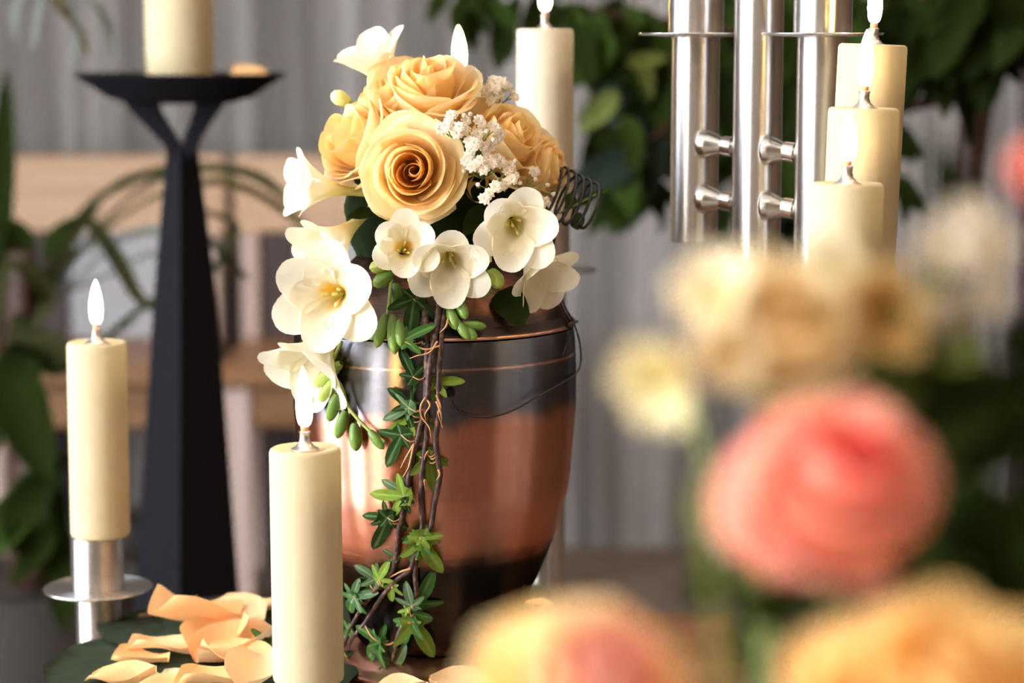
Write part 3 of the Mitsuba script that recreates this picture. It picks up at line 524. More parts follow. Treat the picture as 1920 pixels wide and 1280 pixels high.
gyp('spray of tiny white flowers in the lower clump right of the front rose', (-0.0199, 1.5200, 0.9269), [(-0.0282, 1.4820, 0.9440), (-0.0310, 1.4820, 0.9408), (-0.0239, 1.4780, 0.9389), (-0.0186, 1.4780, 0.9358), (-0.0155, 1.4840, 0.9421), (-0.0099, 1.4860, 0.9424), (-0.0210, 1.4760, 0.9418), (-0.0127, 1.4800, 0.9395), (-0.0260, 1.4780, 0.9375), (-0.0078, 1.4860, 0.9399)], 0, buds=[(0.0021, 1.4900, 0.9407), (-0.0225, 1.4800, 0.9254), (-0.0318, 1.4850, 0.9343)])
gyp('spray of tiny white flowers just above the large right freesia', (-0.0127, 1.5200, 0.9178), [(-0.0028, 1.4880, 0.9341), (0.0018, 1.4900, 0.9308), (-0.0035, 1.4860, 0.9265), (-0.0109, 1.4780, 0.9242), (-0.0179, 1.4740, 0.9167), (0.0000, 1.4840, 0.9287), (-0.0071, 1.4820, 0.9239), (-0.0148, 1.4790, 0.9199), (-0.0014, 1.4900, 0.9368)], 0, buds=[(-0.0225, 1.4760, 0.9257), (0.0053, 1.4900, 0.9259)])
gyp('spray of tiny white flowers against the white candle at the upper right of the bouquet', (-0.0129, 1.5600, 0.9687), [(-0.0132, 1.5550, 0.9927), (-0.0088, 1.5530, 0.9924), (-0.0150, 1.5500, 0.9884), (-0.0037, 1.5550, 0.9883), (-0.0121, 1.5480, 0.9819), (-0.0088, 1.5500, 0.9826), (0.0018, 1.5550, 0.9810), (-0.0143, 1.5450, 0.9783), (-0.0066, 1.5500, 0.9899), (-0.0172, 1.5480, 0.9848), (-0.0110, 1.5460, 0.9870)], 0, buds=[(-0.0044, 1.5550, 0.9934), (0.0007, 1.5550, 0.9847)])
gyp('few tiny white flowers in front of the small far right rose', (0.0091, 1.5350, 0.9205), [(0.0152, 1.5180, 0.9317), (0.0227, 1.5150, 0.9120), (0.0195, 1.5120, 0.9097)], 0, buds=[(0.0242, 1.5200, 0.9225), (0.0184, 1.5150, 0.9160), (0.0129, 1.5100, 0.9142), (0.0159, 1.5160, 0.9267), (0.0279, 1.5200, 0.9164)])
# ---------------------------------------------------------------- ivy
def ivy_mesh(dark, light, seed, lobes):
    th = np.linspace(-PI, PI, 73)[:-1]; r = np.full(72, .26)
    near = np.full(72, 9.0)
    for a, L, w in lobes:
        d = np.abs((th - a + PI) % (2 * PI) - PI); r = np.maximum(r, L * np.exp(-(d / w) ** 1.5)); near = np.minimum(near, d)
    rings = np.array([.0, .12, .3, .5, .7, .86, 1.0])
    V = np.zeros((7, 72, 3)); C = np.zeros((7, 72, 3)); n = meshkit.noise(np.stack([np.cos(th) * 2, np.sin(th) * 2, th * 0 + seed], 1), 5)
    for i, q in enumerate(rings):
        rr = q * r; V[i, :, 0] = rr * np.sin(th); V[i, :, 1] = rr * np.cos(th)
        V[i, :, 2] = .22 * rr * np.minimum(near, .5) - .16 * rr ** 2 + .05 * (n - .5) * q
        vein = np.exp(-(near * np.maximum(rr, .05) / .020) ** 2) * (q < .93)
        mott = .8 + .4 * meshkit.noise(V[i] * 9 + seed, 6)[:, None]
        C[i] = np.array(dark) * mott * (1 - .65 * vein[:, None]) + np.array(light) * .65 * vein[:, None]
    idx = np.arange(7 * 72).reshape(7, 72); f = []
    for i in range(6):
        a, b = idx[i], idx[i + 1]; f += [np.stack([a, b, np.roll(b, -1)], 1), np.stack([a, np.roll(b, -1), np.roll(a, -1)], 1)]
    return (V.reshape(-1, 3), np.vstack(f)), C.reshape(-1, 3)
LOB = [[(0, 1, .46), (1.0, .66, .44), (-1.0, .66, .44), (2.1, .36, .6), (-2.1, .36, .6)], [(0, 1, .42), (1.2, .66, .42), (-1.0, .44, .46), (2.3, .30, .6), (-2.2, .32, .6)], [(0, 1, .46), (.9, .40, .5), (-1.2, .70, .42), (2.2, .34, .6), (-2.3, .28, .6)]]
TONE = {'d': ((.022, .052, .013), (.14, .22, .10)), 'm': ((.045, .115, .025), (.20, .28, .10)), 'y': ((.15, .23, .030), (.30, .36, .10)), 's': ((.085, .145, .062), (.28, .36, .22))}
IVY = {(t, i): ply(ivy_mesh(*TONE[t], i + ord(t), LOB[i])[0], 'ivy_leaf', smooth=True, color=ivy_mesh(*TONE[t], i + ord(t), LOB[i])[1]) for t in TONE for i in range(3)}
def vine(label, stem, leaves, roots=(), r=(.0022, .0020, .0018, .0014)):
    k = thing('ivy_vine', label, 'ivy'); path = spline(stem, 8)
    path = path + .0006 * (np.stack([meshkit.noise(path * 120, i) for i in range(3)], 1) - .5)
    part(k, 'stem', tube(path, np.array(r), 8), 'bark', True, 'brown woody stem')
    for i, (b, t, tone, kind) in enumerate(leaves):
        b, t = np.array(b), np.array(t); nrm = np.array([.35 * math.sin(i * 2.3), -1, .35 + .3 * math.cos(i * 1.7)])
        key = put(k, 'leaf', IVY[tone, kind], orient(b, b + (t - b) * 1.10, nrm))
        labels[key] = {'label': {'d': 'dark green ivy leaf', 'm': 'green ivy leaf', 'y': 'yellow green ivy leaf', 's': 'grey green ivy leaf'}[tone]}
        j = np.argmin(np.linalg.norm(path - b, axis=1)); mid = (path[j] + b) / 2 + np.array([0, -.002, -.002])
        if np.linalg.norm(path[j] - b) > .001: part(key, 'stalk', tube(spline([path[j], mid, b], 4), [.0006, .0005], 5), 'root')
    for p in roots: part(k, 'aerial_root', tube(spline(p, 5), [.0008, .0007, .0003], 5), 'root')
    return k
vine('left ivy vine trailing down the urn towards the front candle', [(-0.0478, 1.4900, 0.8556), (-0.0488, 1.4731, 0.8397), (-0.0521, 1.4643, 0.8195), (-0.0549, 1.4628, 0.8019), (-0.0564, 1.4631, 0.7834), (-0.0616, 1.4647, 0.7623), (-0.0675, 1.4672, 0.7385), (-0.0709, 1.4691, 0.7200), (-0.0752, 1.4737, 0.6972), (-0.0778, 1.4798, 0.6793), (-0.0803, 1.4845, 0.6664), (-0.0845, 1.4886, 0.6580), (-0.0929, 1.4945, 0.6480), (-0.1050, 1.5090, 0.6293), (-0.1146, 1.5216, 0.6089), (-0.1204, 1.5461, 0.5898)],
    [((-0.0677, 1.4631, 0.7805), (-0.0808, 1.4646, 0.7917), 'd', 0), ((-0.0684, 1.4610, 0.7794), (-0.0848, 1.4635, 0.7711), 's', 1), ((-0.0691, 1.4623, 0.7771), (-0.0664, 1.4629, 0.7641), 'd', 0), ((-0.0686, 1.4653, 0.7723), (-0.0822, 1.4674, 0.7611), 'y', 2), ((-0.0736, 1.4653, 0.7604), (-0.0839, 1.4684, 0.7389), 'd', 1), ((-0.0722, 1.4673, 0.7214), (-0.0861, 1.4679, 0.7286), 's', 0), ((-0.0721, 1.4646, 0.7191), (-0.0941, 1.4695, 0.7195), 'y', 1), ((-0.0733, 1.4680, 0.7177), (-0.0804, 1.4714, 0.7039), 'y', 0), ((-0.0710, 1.4634, 0.7165), (-0.0682, 1.4642, 0.7076), 'd', 0), ((-0.0836, 1.4716, 0.7024), (-0.0922, 1.4809, 0.6783), 'd', 2), ((-0.0835, 1.4705, 0.7033), (-0.0999, 1.4742, 0.7040), 'd', 1), ((-0.0786, 1.4818, 0.6733), (-0.0865, 1.4814, 0.6790), 's', 0), ((-0.0926, 1.4904, 0.6564), (-0.1061, 1.4917, 0.6654), 's', 0), ((-0.0907, 1.4884, 0.6566), (-0.0844, 1.4817, 0.6693), 'y', 0), ((-0.1084, 1.5017, 0.6413), (-0.0939, 1.4923, 0.6463), 's', 1), ((-0.1092, 1.5018, 0.6420), (-0.1056, 1.4933, 0.6539), 's', 0), ((-0.1093, 1.5028, 0.6403), (-0.1145, 1.5177, 0.6251), 'm', 0), ((-0.0947, 1.4944, 0.6529), (-0.1011, 1.5013, 0.6414), 'm', 0), ((-0.1132, 1.5178, 0.6137), (-0.1195, 1.5270, 0.6043), 'm', 1), ((-0.0986, 1.4979, 0.6546), (-0.0953, 1.5025, 0.6411), 'd', 0), ((-0.1159, 1.5363, 0.5894), (-0.1115, 1.5262, 0.5769), 'm', 0)],
    [[(-0.0571, 1.4623, 0.7860), (-0.0602, 1.4604, 0.7809), (-0.0600, 1.4614, 0.7736), (-0.0550, 1.4612, 0.7665), (-0.0537, 1.4627, 0.7591)], [(-0.0564, 1.4621, 0.7849), (-0.0542, 1.4604, 0.7809), (-0.0574, 1.4604, 0.7752), (-0.0568, 1.4621, 0.7699)], [(-0.0651, 1.4637, 0.7546), (-0.0680, 1.4639, 0.7409), (-0.0695, 1.4654, 0.7370), (-0.0729, 1.4686, 0.7310)], [(-0.0655, 1.4636, 0.7539), (-0.0709, 1.4651, 0.7443), (-0.0743, 1.4682, 0.7372)], [(-0.0697, 1.4671, 0.7200), (-0.0661, 1.4649, 0.7183), (-0.0648, 1.4671, 0.7142)]])
vine('middle ivy vine, the longest one curling left at the bottom of the urn', [(-0.0603, 1.5000, 0.8545), (-0.0572, 1.4718, 0.8363), (-0.0561, 1.4666, 0.8156), (-0.0568, 1.4654, 0.7944), (-0.0566, 1.4653, 0.7694), (-0.0578, 1.4665, 0.7512), (-0.0600, 1.4668, 0.7331), (-0.0606, 1.4688, 0.7146), (-0.0601, 1.4718, 0.6976), (-0.0624, 1.4748, 0.6871), (-0.0663, 1.4800, 0.6719), (-0.0694, 1.4831, 0.6645), (-0.0790, 1.4876, 0.6560), (-0.0890, 1.4959, 0.6428), (-0.0996, 1.5102, 0.6233), (-0.1106, 1.5170, 0.6082), (-0.1190, 1.5428, 0.5896)],
    [((-0.0709, 1.4610, 0.8246), (-0.0526, 1.4616, 0.8348), 'm', 1), ((-0.0652, 1.4781, 0.8498), (-0.0675, 1.4633, 0.8267), 'd', 0), ((-0.0732, 1.4662, 0.8271), (-0.0714, 1.4633, 0.8179), 'd', 0), ((-0.0648, 1.4633, 0.7994), (-0.0649, 1.4627, 0.7891), 'd', 1), ((-0.0655, 1.4621, 0.7999), (-0.0732, 1.4645, 0.8177), 'd', 1), ((-0.0598, 1.4652, 0.8229), (-0.0669, 1.4645, 0.8177), 'd', 0), ((-0.0573, 1.4661, 0.7693), (-0.0603, 1.4670, 0.7554), 'y', 0), ((-0.0625, 1.4680, 0.7473), (-0.0655, 1.4694, 0.7344), 'm', 0), ((-0.0626, 1.4725, 0.6883), (-0.0691, 1.4786, 0.6704), 'm', 0), ((-0.0637, 1.4714, 0.6886), (-0.0731, 1.4725, 0.6854), 'm', 0), ((-0.0612, 1.4713, 0.6879), (-0.0483, 1.4788, 0.6626), 'y', 1), ((-0.0615, 1.4699, 0.6896), (-0.0471, 1.4694, 0.6919), 'y', 0), ((-0.0627, 1.4796, 0.6749), (-0.0628, 1.4825, 0.6662), 'y', 0), ((-0.0817, 1.4890, 0.6520), (-0.0832, 1.4954, 0.6392), 'y', 0), ((-0.0913, 1.5045, 0.6082), (-0.1070, 1.5100, 0.6188), 'm', 1), ((-0.0936, 1.5064, 0.6069), (-0.1031, 1.5254, 0.5894), 'm', 0)],
    [[(-0.0685, 1.4812, 0.6657), (-0.0740, 1.4818, 0.6641), (-0.0803, 1.4853, 0.6603), (-0.0856, 1.4884, 0.6566)], [(-0.0568, 1.4654, 0.7280), (-0.0582, 1.4640, 0.7301), (-0.0576, 1.4658, 0.7225)], [(-0.0477, 1.4605, 0.8207), (-0.0561, 1.4582, 0.8186), (-0.0649, 1.4589, 0.8210), (-0.0716, 1.4605, 0.8236)], [(-0.0491, 1.4612, 0.8235), (-0.0540, 1.4579, 0.8168), (-0.0617, 1.4580, 0.8147), (-0.0673, 1.4582, 0.8126)], [(-0.0556, 1.4643, 0.7498), (-0.0577, 1.4638, 0.7463), (-0.0586, 1.4663, 0.7412)]])
vine('right ivy vine hanging straight down the front of the urn', [(-0.0443, 1.4900, 0.8538), (-0.0459, 1.4730, 0.8361), (-0.0472, 1.4663, 0.8192), (-0.0487, 1.4648, 0.8017), (-0.0484, 1.4643, 0.7803), (-0.0503, 1.4650, 0.7587), (-0.0493, 1.4662, 0.7433), (-0.0479, 1.4660, 0.7326), (-0.0516, 1.4684, 0.7147), (-0.0540, 1.4718, 0.6976), (-0.0573, 1.4727, 0.6926), (-0.0632, 1.4760, 0.6868), (-0.0653, 1.4819, 0.6678), (-0.0654, 1.4892, 0.6474), (-0.0682, 1.4931, 0.6371), (-0.0740, 1.4994, 0.6243), (-0.0790, 1.5022, 0.6122), (-0.0810, 1.5040, 0.6015), (-0.0846, 1.5136, 0.5889), (-0.0920, 1.5135, 0.5786)],
    [((-0.0512, 1.4664, 0.7957), (-0.0325, 1.4670, 0.7970), 'y', 0), ((-0.0523, 1.4675, 0.7948), (-0.0513, 1.4671, 0.7827), 'y', 2), ((-0.0568, 1.4667, 0.7469), (-0.0440, 1.4669, 0.7396), 'y', 1), ((-0.0554, 1.4677, 0.7452), (-0.0506, 1.4689, 0.7211), 'y', 0), ((-0.0569, 1.4690, 0.7428), (-0.0559, 1.4705, 0.7270), 'm', 0), ((-0.0684, 1.4911, 0.6376), (-0.0724, 1.4840, 0.6532), 's', 0), ((-0.0646, 1.4956, 0.6376), (-0.0535, 1.4844, 0.6598), 'm', 1), ((-0.0714, 1.4923, 0.6344), (-0.0781, 1.4937, 0.6325), 'y', 0), ((-0.0672, 1.4951, 0.6310), (-0.0548, 1.4955, 0.6279), 'm', 0), ((-0.0680, 1.4967, 0.6250), (-0.0534, 1.5029, 0.5988), 'y', 1), ((-0.0694, 1.4959, 0.6252), (-0.0772, 1.5023, 0.6065), 'm', 0), ((-0.0710, 1.4981, 0.6265), (-0.0800, 1.5010, 0.6212), 'm', 0), ((-0.0830, 1.5129, 0.5922), (-0.0960, 1.5076, 0.6013), 's', 0), ((-0.0815, 1.5123, 0.5878), (-0.0753, 1.5012, 0.6045), 's', 0)],
    [[(-0.0501, 1.4625, 0.7877), (-0.0472, 1.4615, 0.7801), (-0.0487, 1.4612, 0.7754), (-0.0459, 1.4627, 0.7655)], [(-0.0501, 1.4623, 0.7835), (-0.0472, 1.4606, 0.7766), (-0.0466, 1.4625, 0.7699)], [(-0.0489, 1.4626, 0.7375), (-0.0478, 1.4617, 0.7341), (-0.0504, 1.4640, 0.7301)], [(-0.0423, 1.4700, 0.8372), (-0.0436, 1.4657, 0.8328), (-0.0479, 1.4656, 0.8286)], [(-0.0817, 1.5034, 0.6085), (-0.0853, 1.5032, 0.6070), (-0.0913, 1.5048, 0.6073)]])
ivs = thing('ivy_leaf', 'single green ivy leaf lying on the orange petals left of the front candle', 'leaf')
put(ivs, 'blade', IVY['m', 0], orient((-0.1717, 1.5450, 0.5940), (-0.1959, 1.5300, 0.5962), (0, -.8, .6)))
cs = thing('leaf_sprig', 'small sprig of rounded green leaves inside the wire coil', 'leaves')
LEAF = {b: ply(leaf_grid(.42, 12, .25, .12, .02, 1), b, smooth=True) for b in ('dark_leaf', 'mid_leaf', 'olive_leaf', 'blue_leaf')}
RLEAF = {b: ply(leaf_grid(.75, 12, .2, .15, .02, 1, .6), b, smooth=True) for b in ('dark_leaf', 'mid_leaf')}
part(cs, 'stem', tube(spline([(0.0326, 1.5550, 0.9006), (0.0436, 1.5500, 0.9066), (0.0583, 1.5500, 0.9143)], 5), .0007, 6), 'green_stem')
put(cs, 'leaf', LEAF['mid_leaf'], orient((0.0561, 1.5500, 0.9128), (0.0672, 1.5500, 0.9188), (0, -.8, .7)))
put(cs, 'leaf', RLEAF['mid_leaf'], orient((0.0414, 1.5500, 0.9040), (0.0399, 1.5500, 0.9151)))
put(cs, 'leaf', RLEAF['mid_leaf'], orient((0.0462, 1.5500, 0.9018), (0.0451, 1.5500, 0.8892)))
put(cs, 'leaf', LEAF['mid_leaf'], orient((0.0480, 1.5500, 0.9069), (0.0583, 1.5500, 0.9151)))
# dark foliage between the blooms
FOL = [((-0.0090, 1.5000, 0.8527), (0.0086, 1.4850, 0.8339), 'large dark glossy leaf lying on the urn lid below the right freesias', RLEAF['dark_leaf']), ((-0.0199, 1.5200, 0.9088), (-0.0322, 1.5000, 0.8905), 'dark green leaf in the gap right of the front rose', LEAF['dark_leaf']), ((-0.0942, 1.5200, 0.9051), (-0.1095, 1.5050, 0.9027), 'dark green leaf in the gap left of the front rose', LEAF['dark_leaf']), ((-0.0871, 1.5200, 0.8888), (-0.0917, 1.5050, 0.8757), 'dark green leaf left of the yellow throated freesia', LEAF['dark_leaf']), ((-0.0236, 1.5200, 0.9033), (-0.0162, 1.5050, 0.8847), 'dark green leaf left of the large right freesia', LEAF['mid_leaf']), ((-0.0091, 1.5200, 0.8669), (-0.0252, 1.5000, 0.8473), 'dark green leaf behind the hanging buds on the right', LEAF['dark_leaf']), ((-0.0691, 1.5200, 0.8596), (-0.0665, 1.5000, 0.8400), 'dark green leaf between the ivy stems under the bouquet', LEAF['dark_leaf']), ((-0.1099, 1.5000, 0.8183), (-0.1207, 1.4850, 0.8051), 'dark green leaf beside the lowest white freesia', LEAF['mid_leaf'])]
for b, t, lab, sh in FOL:
    k = thing('bouquet_leaf', lab, 'leaf'); put(k, 'blade', sh, orient(b, t, (.1, -1, .4)))
# ---------------------------------------------------------------- leaves and petals on the table
def broad_leaf(base, tip, w, label, arch=.05, drop=.0):
    k = thing('broad_leaf', label, 'leaf'); b, t = np.array(base), np.array(tip); L = np.linalg.norm(t - b)
    (v, f) = leaf_grid(w / L, 22, .03, arch, .012, 2, .55)
    M = orient(b, t, (0, 0, 1)); v = v @ M[:3, :3].T + M[:3, 3]
    part(k, 'blade', (v, f), 'broad_leaf', True)
LZ = TZ + .0015
broad_leaf((-.20, 1.60, LZ + .002), (-.30, 1.70, LZ + .001), .13, 'short dark green leaf at the rear left corner of the table', .02)
broad_leaf((-.10, 1.555, LZ + .003), (-.335, 1.555, LZ + .001), .24, 'large dark green leaf reaching out to the left under the orange petals', .02)
broad_leaf((-.13, 1.58, LZ + .003), (-.25, 1.735, LZ + .004), .15, 'dark green leaf under the petals, pointing back towards the black stand', .02)
broad_leaf((-.06, 1.60, LZ + .003), (.01, 1.76, LZ + .010), .12, 'dark green leaf behind the foot of the urn', .02)
broad_leaf((-.10, 1.60, LZ + .004), (-.15, 1.755, LZ + .006), .14, 'dark green leaf behind the front candle', .02)
broad_leaf((.00, 1.60, LZ + .003), (.08, 1.70, LZ + .006), .11, 'dark green leaf at the right of the foot of the urn', .02)
broad_leaf((-.04, 1.52, LZ - .0005), (.10, 1.45, LZ + .001), .10, 'dark green leaf in front of the urn hidden by the blurred roses', .0)
def loose_petal(c, direction, L, w, bsdf, label, curl=.5, side=.5, tilt=0.25, seed=0):
    k = thing('rose_petal', label, 'petal', 'loose petals on the leaves')
    n, mu = 14, 11; s = np.linspace(0, 1, n)[:, None]; u = np.linspace(-1, 1, mu)[None, :]
    hw = w * .5 * np.interp(s, [0, .1, .35, .65, .88, 1], [.22, .42, .85, 1, .86, .55])
    x = hw * u; y = L * s * (1 - .10 * u ** 2); z = side * w * .5 * (u ** 2) * (1 - .3 * s) + curl * L * .35 * (s - .35) ** 2 - .5 * L * np.maximum(0, s - .82) ** 1.5 + .05 * L * np.sin(s * 5 + u * 2 + seed)
    V = np.stack([x + 0 * s, y, z + 0 * u], -1) - np.array([0, L * .5, 0])
    d = unit([direction[0], direction[1], tilt]); xx = unit(np.cross(d, [0, 0, 1.0])); zz_ = np.cross(xx, d)
    v, f = grid(V); v = v @ np.stack([xx, d, zz_], 1).T; v[:, 2] -= v[:, 2].min(); part(k, 'blade', (v + np.asarray(c), f), bsdf, True)
pz = LZ + .004
PET = [((-0.2340, 1.6000, 0.5877), (-.75, -.5), .062, .044, 'loose_petal', 'large folded orange petal at the back of the pile on the dark leaf', .6, .8, .35), ((-0.2633, 1.5400, 0.5853), (-1, .1), .034, .024, 'loose_petal', 'small curled orange petal furthest left on the dark leaf', .8, .5, .05), ((-0.1940, 1.5600, 0.5875), (.8, .5), .056, .046, 'loose_pale', 'broad pale petal just left of the front candle', .5, .6, .2), ((-0.1995, 1.6600, 0.5848), (1, .2), .040, .030, 'loose_petal', 'orange petal at the rear, beside the front candle', .6, .6, .1), ((-0.2682, 1.4900, 0.5855), (-1, -.1), .040, .030, 'loose_petal', 'rounded orange petal at the bottom edge, lower left', .3, .5, .0), ((-0.2279, 1.5000, 0.5902), (-1, .3), .034, .024, 'loose_green', 'small greenish cream petal in the pile', .3, .4, .0), ((-0.2007, 1.4750, 0.5917), (-.9, -.2), .048, .034, 'loose_petal', 'orange petal at the bottom edge in the middle of the pile', .3, .6, .1), ((-0.1737, 1.4700, 0.5962), (.2, 1), .038, .032, 'loose_pale', 'upright pale petal at the bottom edge against the front candle', .4, .7, .5), ((-0.2132, 1.5700, 0.5899), (.4, 1), .046, .040, 'loose_petal', 'cupped orange petal in the middle of the pile', .5, .8, .3), ((-0.2336, 1.4700, 0.5932), (-1, 0), .036, .026, 'loose_petal', 'narrow orange petal lying at the bottom edge', .3, .3, .0),
    ((-0.2099, 1.6200, 0.5863), (-.6, .6), .050, .044, 'loose_pale', 'pale petal lying half under the petal nearest the rear of the pile', .4, .6, .25), ((-0.1936, 1.5200, 0.5902), (-1, .4), .044, .036, 'loose_petal', 'orange petal in the pile under the single ivy leaf', .5, .6, .25), ((-0.2520, 1.5600, 0.5859), (-.9, -.3), .040, .030, 'loose_pale', 'pale petal lying between the small curled one and the pile', .5, .5, .15),
    ((0.0176, 1.6800, 0.5838), (1, -.1), .026, .022, 'loose_petal', 'small orange petal at the right behind the foot of the urn', .4, .6, .1), ((-0.0333, 1.4750, 0.5865), (1, .0), .036, .030, 'loose_pale', 'pale petal in front of the foot of the urn at the bottom edge', .3, .6, .1), ((-0.0750, 1.4700, 0.5861), (-1, .2), .030, .024, 'loose_pale', 'pale petal tip at the bottom edge below the ivy', .3, .5, .0)]
for i, (c, d, L, w, b, lab, cu, si, ti) in enumerate(PET):
    c = np.array(c); 
    loose_petal((c[0], c[1], max(LZ + .002, c[2] - .010)), d, L * 1.22, w * 1.25, b, lab, cu, si, ti, i)
pd = thing('rose_petal', 'dry beige petal on the dish of the black stand beside the thick candle', 'petal'); m = leaf_grid(.5, 10, .5, .2, .03, 2, .6); M = orient((-0.2909, 2.3300, 0.9846), (-0.2533, 2.3300, 0.9911), (0, -.6, .8)); part(pd, 'blade', (m[0] @ M[:3, :3].T + M[:3, 3], m[1]), 'loose_petal', True)
# ---------------------------------------------------------------- background plants
def strap(path, w, normal=(0, -.5, 1)):
    p = spline(path, 7); n = len(p); s = np.linspace(0, 1, n); t = np.gradient(p, axis=0); u = np.linspace(-1, 1, 5); V = np.zeros((n, 5, 3))
    ww = w * np.interp(s, [0, .12, .5, .85, 1], [.35, .8, 1, .6, .03])
    for i in range(n):
        side = unit(np.cross(t[i], normal)); up = unit(np.cross(side, t[i]))
        V[i] = p[i] + np.outer(u * ww[i] * .5, side) + np.outer(np.abs(u) * ww[i] * .16, up)
    return grid(V)
palm = thing('potted_palm', 'palm with arching strap leaves behind the left candle and black stand', 'palm')
part(palm, 'trunk', tube(spline([(-0.66, 3.0, .28), (-0.655, 3.0, .45), (-0.66, 2.99, .62), (-0.655, 2.98, .74)], 6), [.030, .024, .022, .018], 12), 'bark', True)
m, _ = lathe([(.0005, .0), (.11, .0), (.12, .01), (.15, .26), (.155, .29), (.14, .29), (.135, .265), (.0005, .262)], 40, (-.66, 3.0, 0)); part(palm, 'pot', m, 'dark_pot', 40)
FR = [([(-0.6326, 3.0000, 0.6745), (-0.5767, 2.9800, 0.7413), (-0.4904, 2.9000, 0.8181), (-0.4135, 2.8500, 0.8521), (-0.3264, 2.8000, 0.8518), (-0.2557, 2.7500, 0.8089)], .022, 'palm_leaf'), ([(-0.6250, 3.0000, 0.6890), (-0.5514, 3.0000, 0.7610), (-0.4637, 2.9500, 0.8147), (-0.3727, 2.9000, 0.8354), (-0.2972, 2.9000, 0.8009), (-0.2315, 2.8500, 0.7535)], .018, 'palm_olive'), ([(-0.6398, 3.0000, 0.6745), (-0.5914, 3.1000, 0.7746), (-0.5387, 3.1000, 0.8190), (-0.4644, 3.1000, 0.8426), (-0.3916, 3.0500, 0.8498)], .022, 'palm_leaf'), ([(-0.6218, 3.0000, 0.6745), (-0.5614, 2.9000, 0.7419), (-0.5334, 2.9000, 0.7558), (-0.4610, 2.8000, 0.7850), (-0.4004, 2.7500, 0.7826)], .016, 'palm_grey'),
    ([(-0.5843, 2.9500, 0.7724), (-0.5465, 2.9000, 0.7835), (-0.5042, 2.8500, 0.7398), (-0.4697, 2.8000, 0.6976), (-0.4433, 2.8000, 0.6773)], .016, 'palm_leaf'), ([(-0.4009, 2.9000, 0.8009), (-0.3599, 2.9000, 0.7766), (-0.3885, 2.9000, 0.7210), (-0.4100, 2.9000, 0.6861)], .012, 'palm_leaf'), ([(-0.4151, 2.9000, 0.7835), (-0.3743, 2.9000, 0.7419), (-0.3402, 2.9000, 0.7070)], .012, 'palm_leaf'), ([(-0.7131, 3.1000, 0.6630), (-0.7058, 3.1000, 0.7820), (-0.6988, 3.1000, 0.8925), (-0.6947, 3.1000, 0.9801)], .026, 'dark_leaf'), ([(-0.6478, 3.0000, 0.6456), (-0.6597, 3.0000, 0.7323), (-0.6729, 3.0000, 0.7682), (-0.7085, 3.0000, 0.7754)], .03, 'dark_leaf'), ([(-0.6406, 3.0000, 0.6456), (-0.6134, 2.9500, 0.7371), (-0.5771, 2.9500, 0.7795), (-0.5324, 2.9000, 0.7974)], .026, 'dark_leaf'),
    ([(-0.6197, 2.9000, 0.6440), (-0.5661, 2.8000, 0.6026), (-0.4797, 2.7000, 0.6699), (-0.4062, 2.6500, 0.7244)], .034, 'dark_leaf'), ([(-0.6270, 2.9000, 0.6300), (-0.6272, 2.8000, 0.5890), (-0.5982, 2.7500, 0.5227), (-0.5691, 2.7000, 0.4853)], .05, 'dark_leaf'), ([(-0.6203, 2.9000, 0.6229), (-0.5863, 2.9000, 0.5877), (-0.5342, 2.8500, 0.6298), (-0.4703, 2.8000, 0.6705)], .03, 'dark_leaf'), ([(-0.6549, 2.9000, 0.6300), (-0.6162, 2.8500, 0.6367), (-0.5721, 2.8000, 0.6298), (-0.5299, 2.7500, 0.5967)], .03, 'palm_leaf'), ([(-0.6282, 2.9000, 0.5877), (-0.6574, 2.9000, 0.5453), (-0.6876, 2.9000, 0.4742)], .04, 'dark_leaf'),
    ([(-0.6108, 2.9000, 0.4599), (-0.6222, 2.8500, 0.4274), (-0.6395, 2.8000, 0.4032), (-0.6630, 2.7500, 0.3663)], .05, 'mid_leaf'), ([(-0.6077, 2.9000, 0.4457), (-0.5957, 2.8500, 0.3851), (-0.5767, 2.8000, 0.3335), (-0.5738, 2.8000, 0.2634)], .034, 'dark_leaf'), ([(-0.6038, 2.9000, 0.4599), (-0.6185, 2.8000, 0.4240), (-0.6133, 2.8000, 0.3684), (-0.6418, 2.8000, 0.3265)], .045, 'dark_leaf'), ([(-0.6266, 2.9000, 0.6440), (-0.6046, 2.9000, 0.6861), (-0.6450, 2.9000, 0.7279), (-0.6671, 2.9000, 0.6861), (-0.6758, 2.9000, 0.6300)], .022, 'palm_leaf'), ([(-0.5968, 2.9000, 0.4599), (-0.5583, 2.8500, 0.4906), (-0.5434, 2.8000, 0.4378)], .03, 'dark_leaf'),
    ([(-0.6370, 3.0000, 0.6456), (-0.6512, 2.9500, 0.6518), (-0.6564, 2.9500, 0.5946), (-0.6434, 2.9000, 0.5453)], .02, 'palm_leaf'), ([(-0.6222, 3.0000, 0.6601), (-0.5214, 2.9500, 0.7512), (-0.4361, 2.9000, 0.7697), (-0.3672, 2.9000, 0.7488)], .014, 'palm_grey'), ([(-0.6182, 3.0000, 0.6745), (-0.5366, 2.9500, 0.7087), (-0.4713, 2.9000, 0.7419), (-0.4158, 2.8500, 0.7330)], .014, 'palm_grey')]
for p, w, b in FR: part(palm, 'leaf', strap(p, w * 1.45), b, True)
hang = thing('hanging_plant', 'pale hanging blades at the top left corner in front of the grey wall', 'plant')
part(hang, 'stem', tube(spline([(-.78, 2.75, 1.5), (-0.5797, 2.7500, 1.1701), (-0.5622, 2.7500, 1.1065)], 6), .006, 6), 'palm_olive')
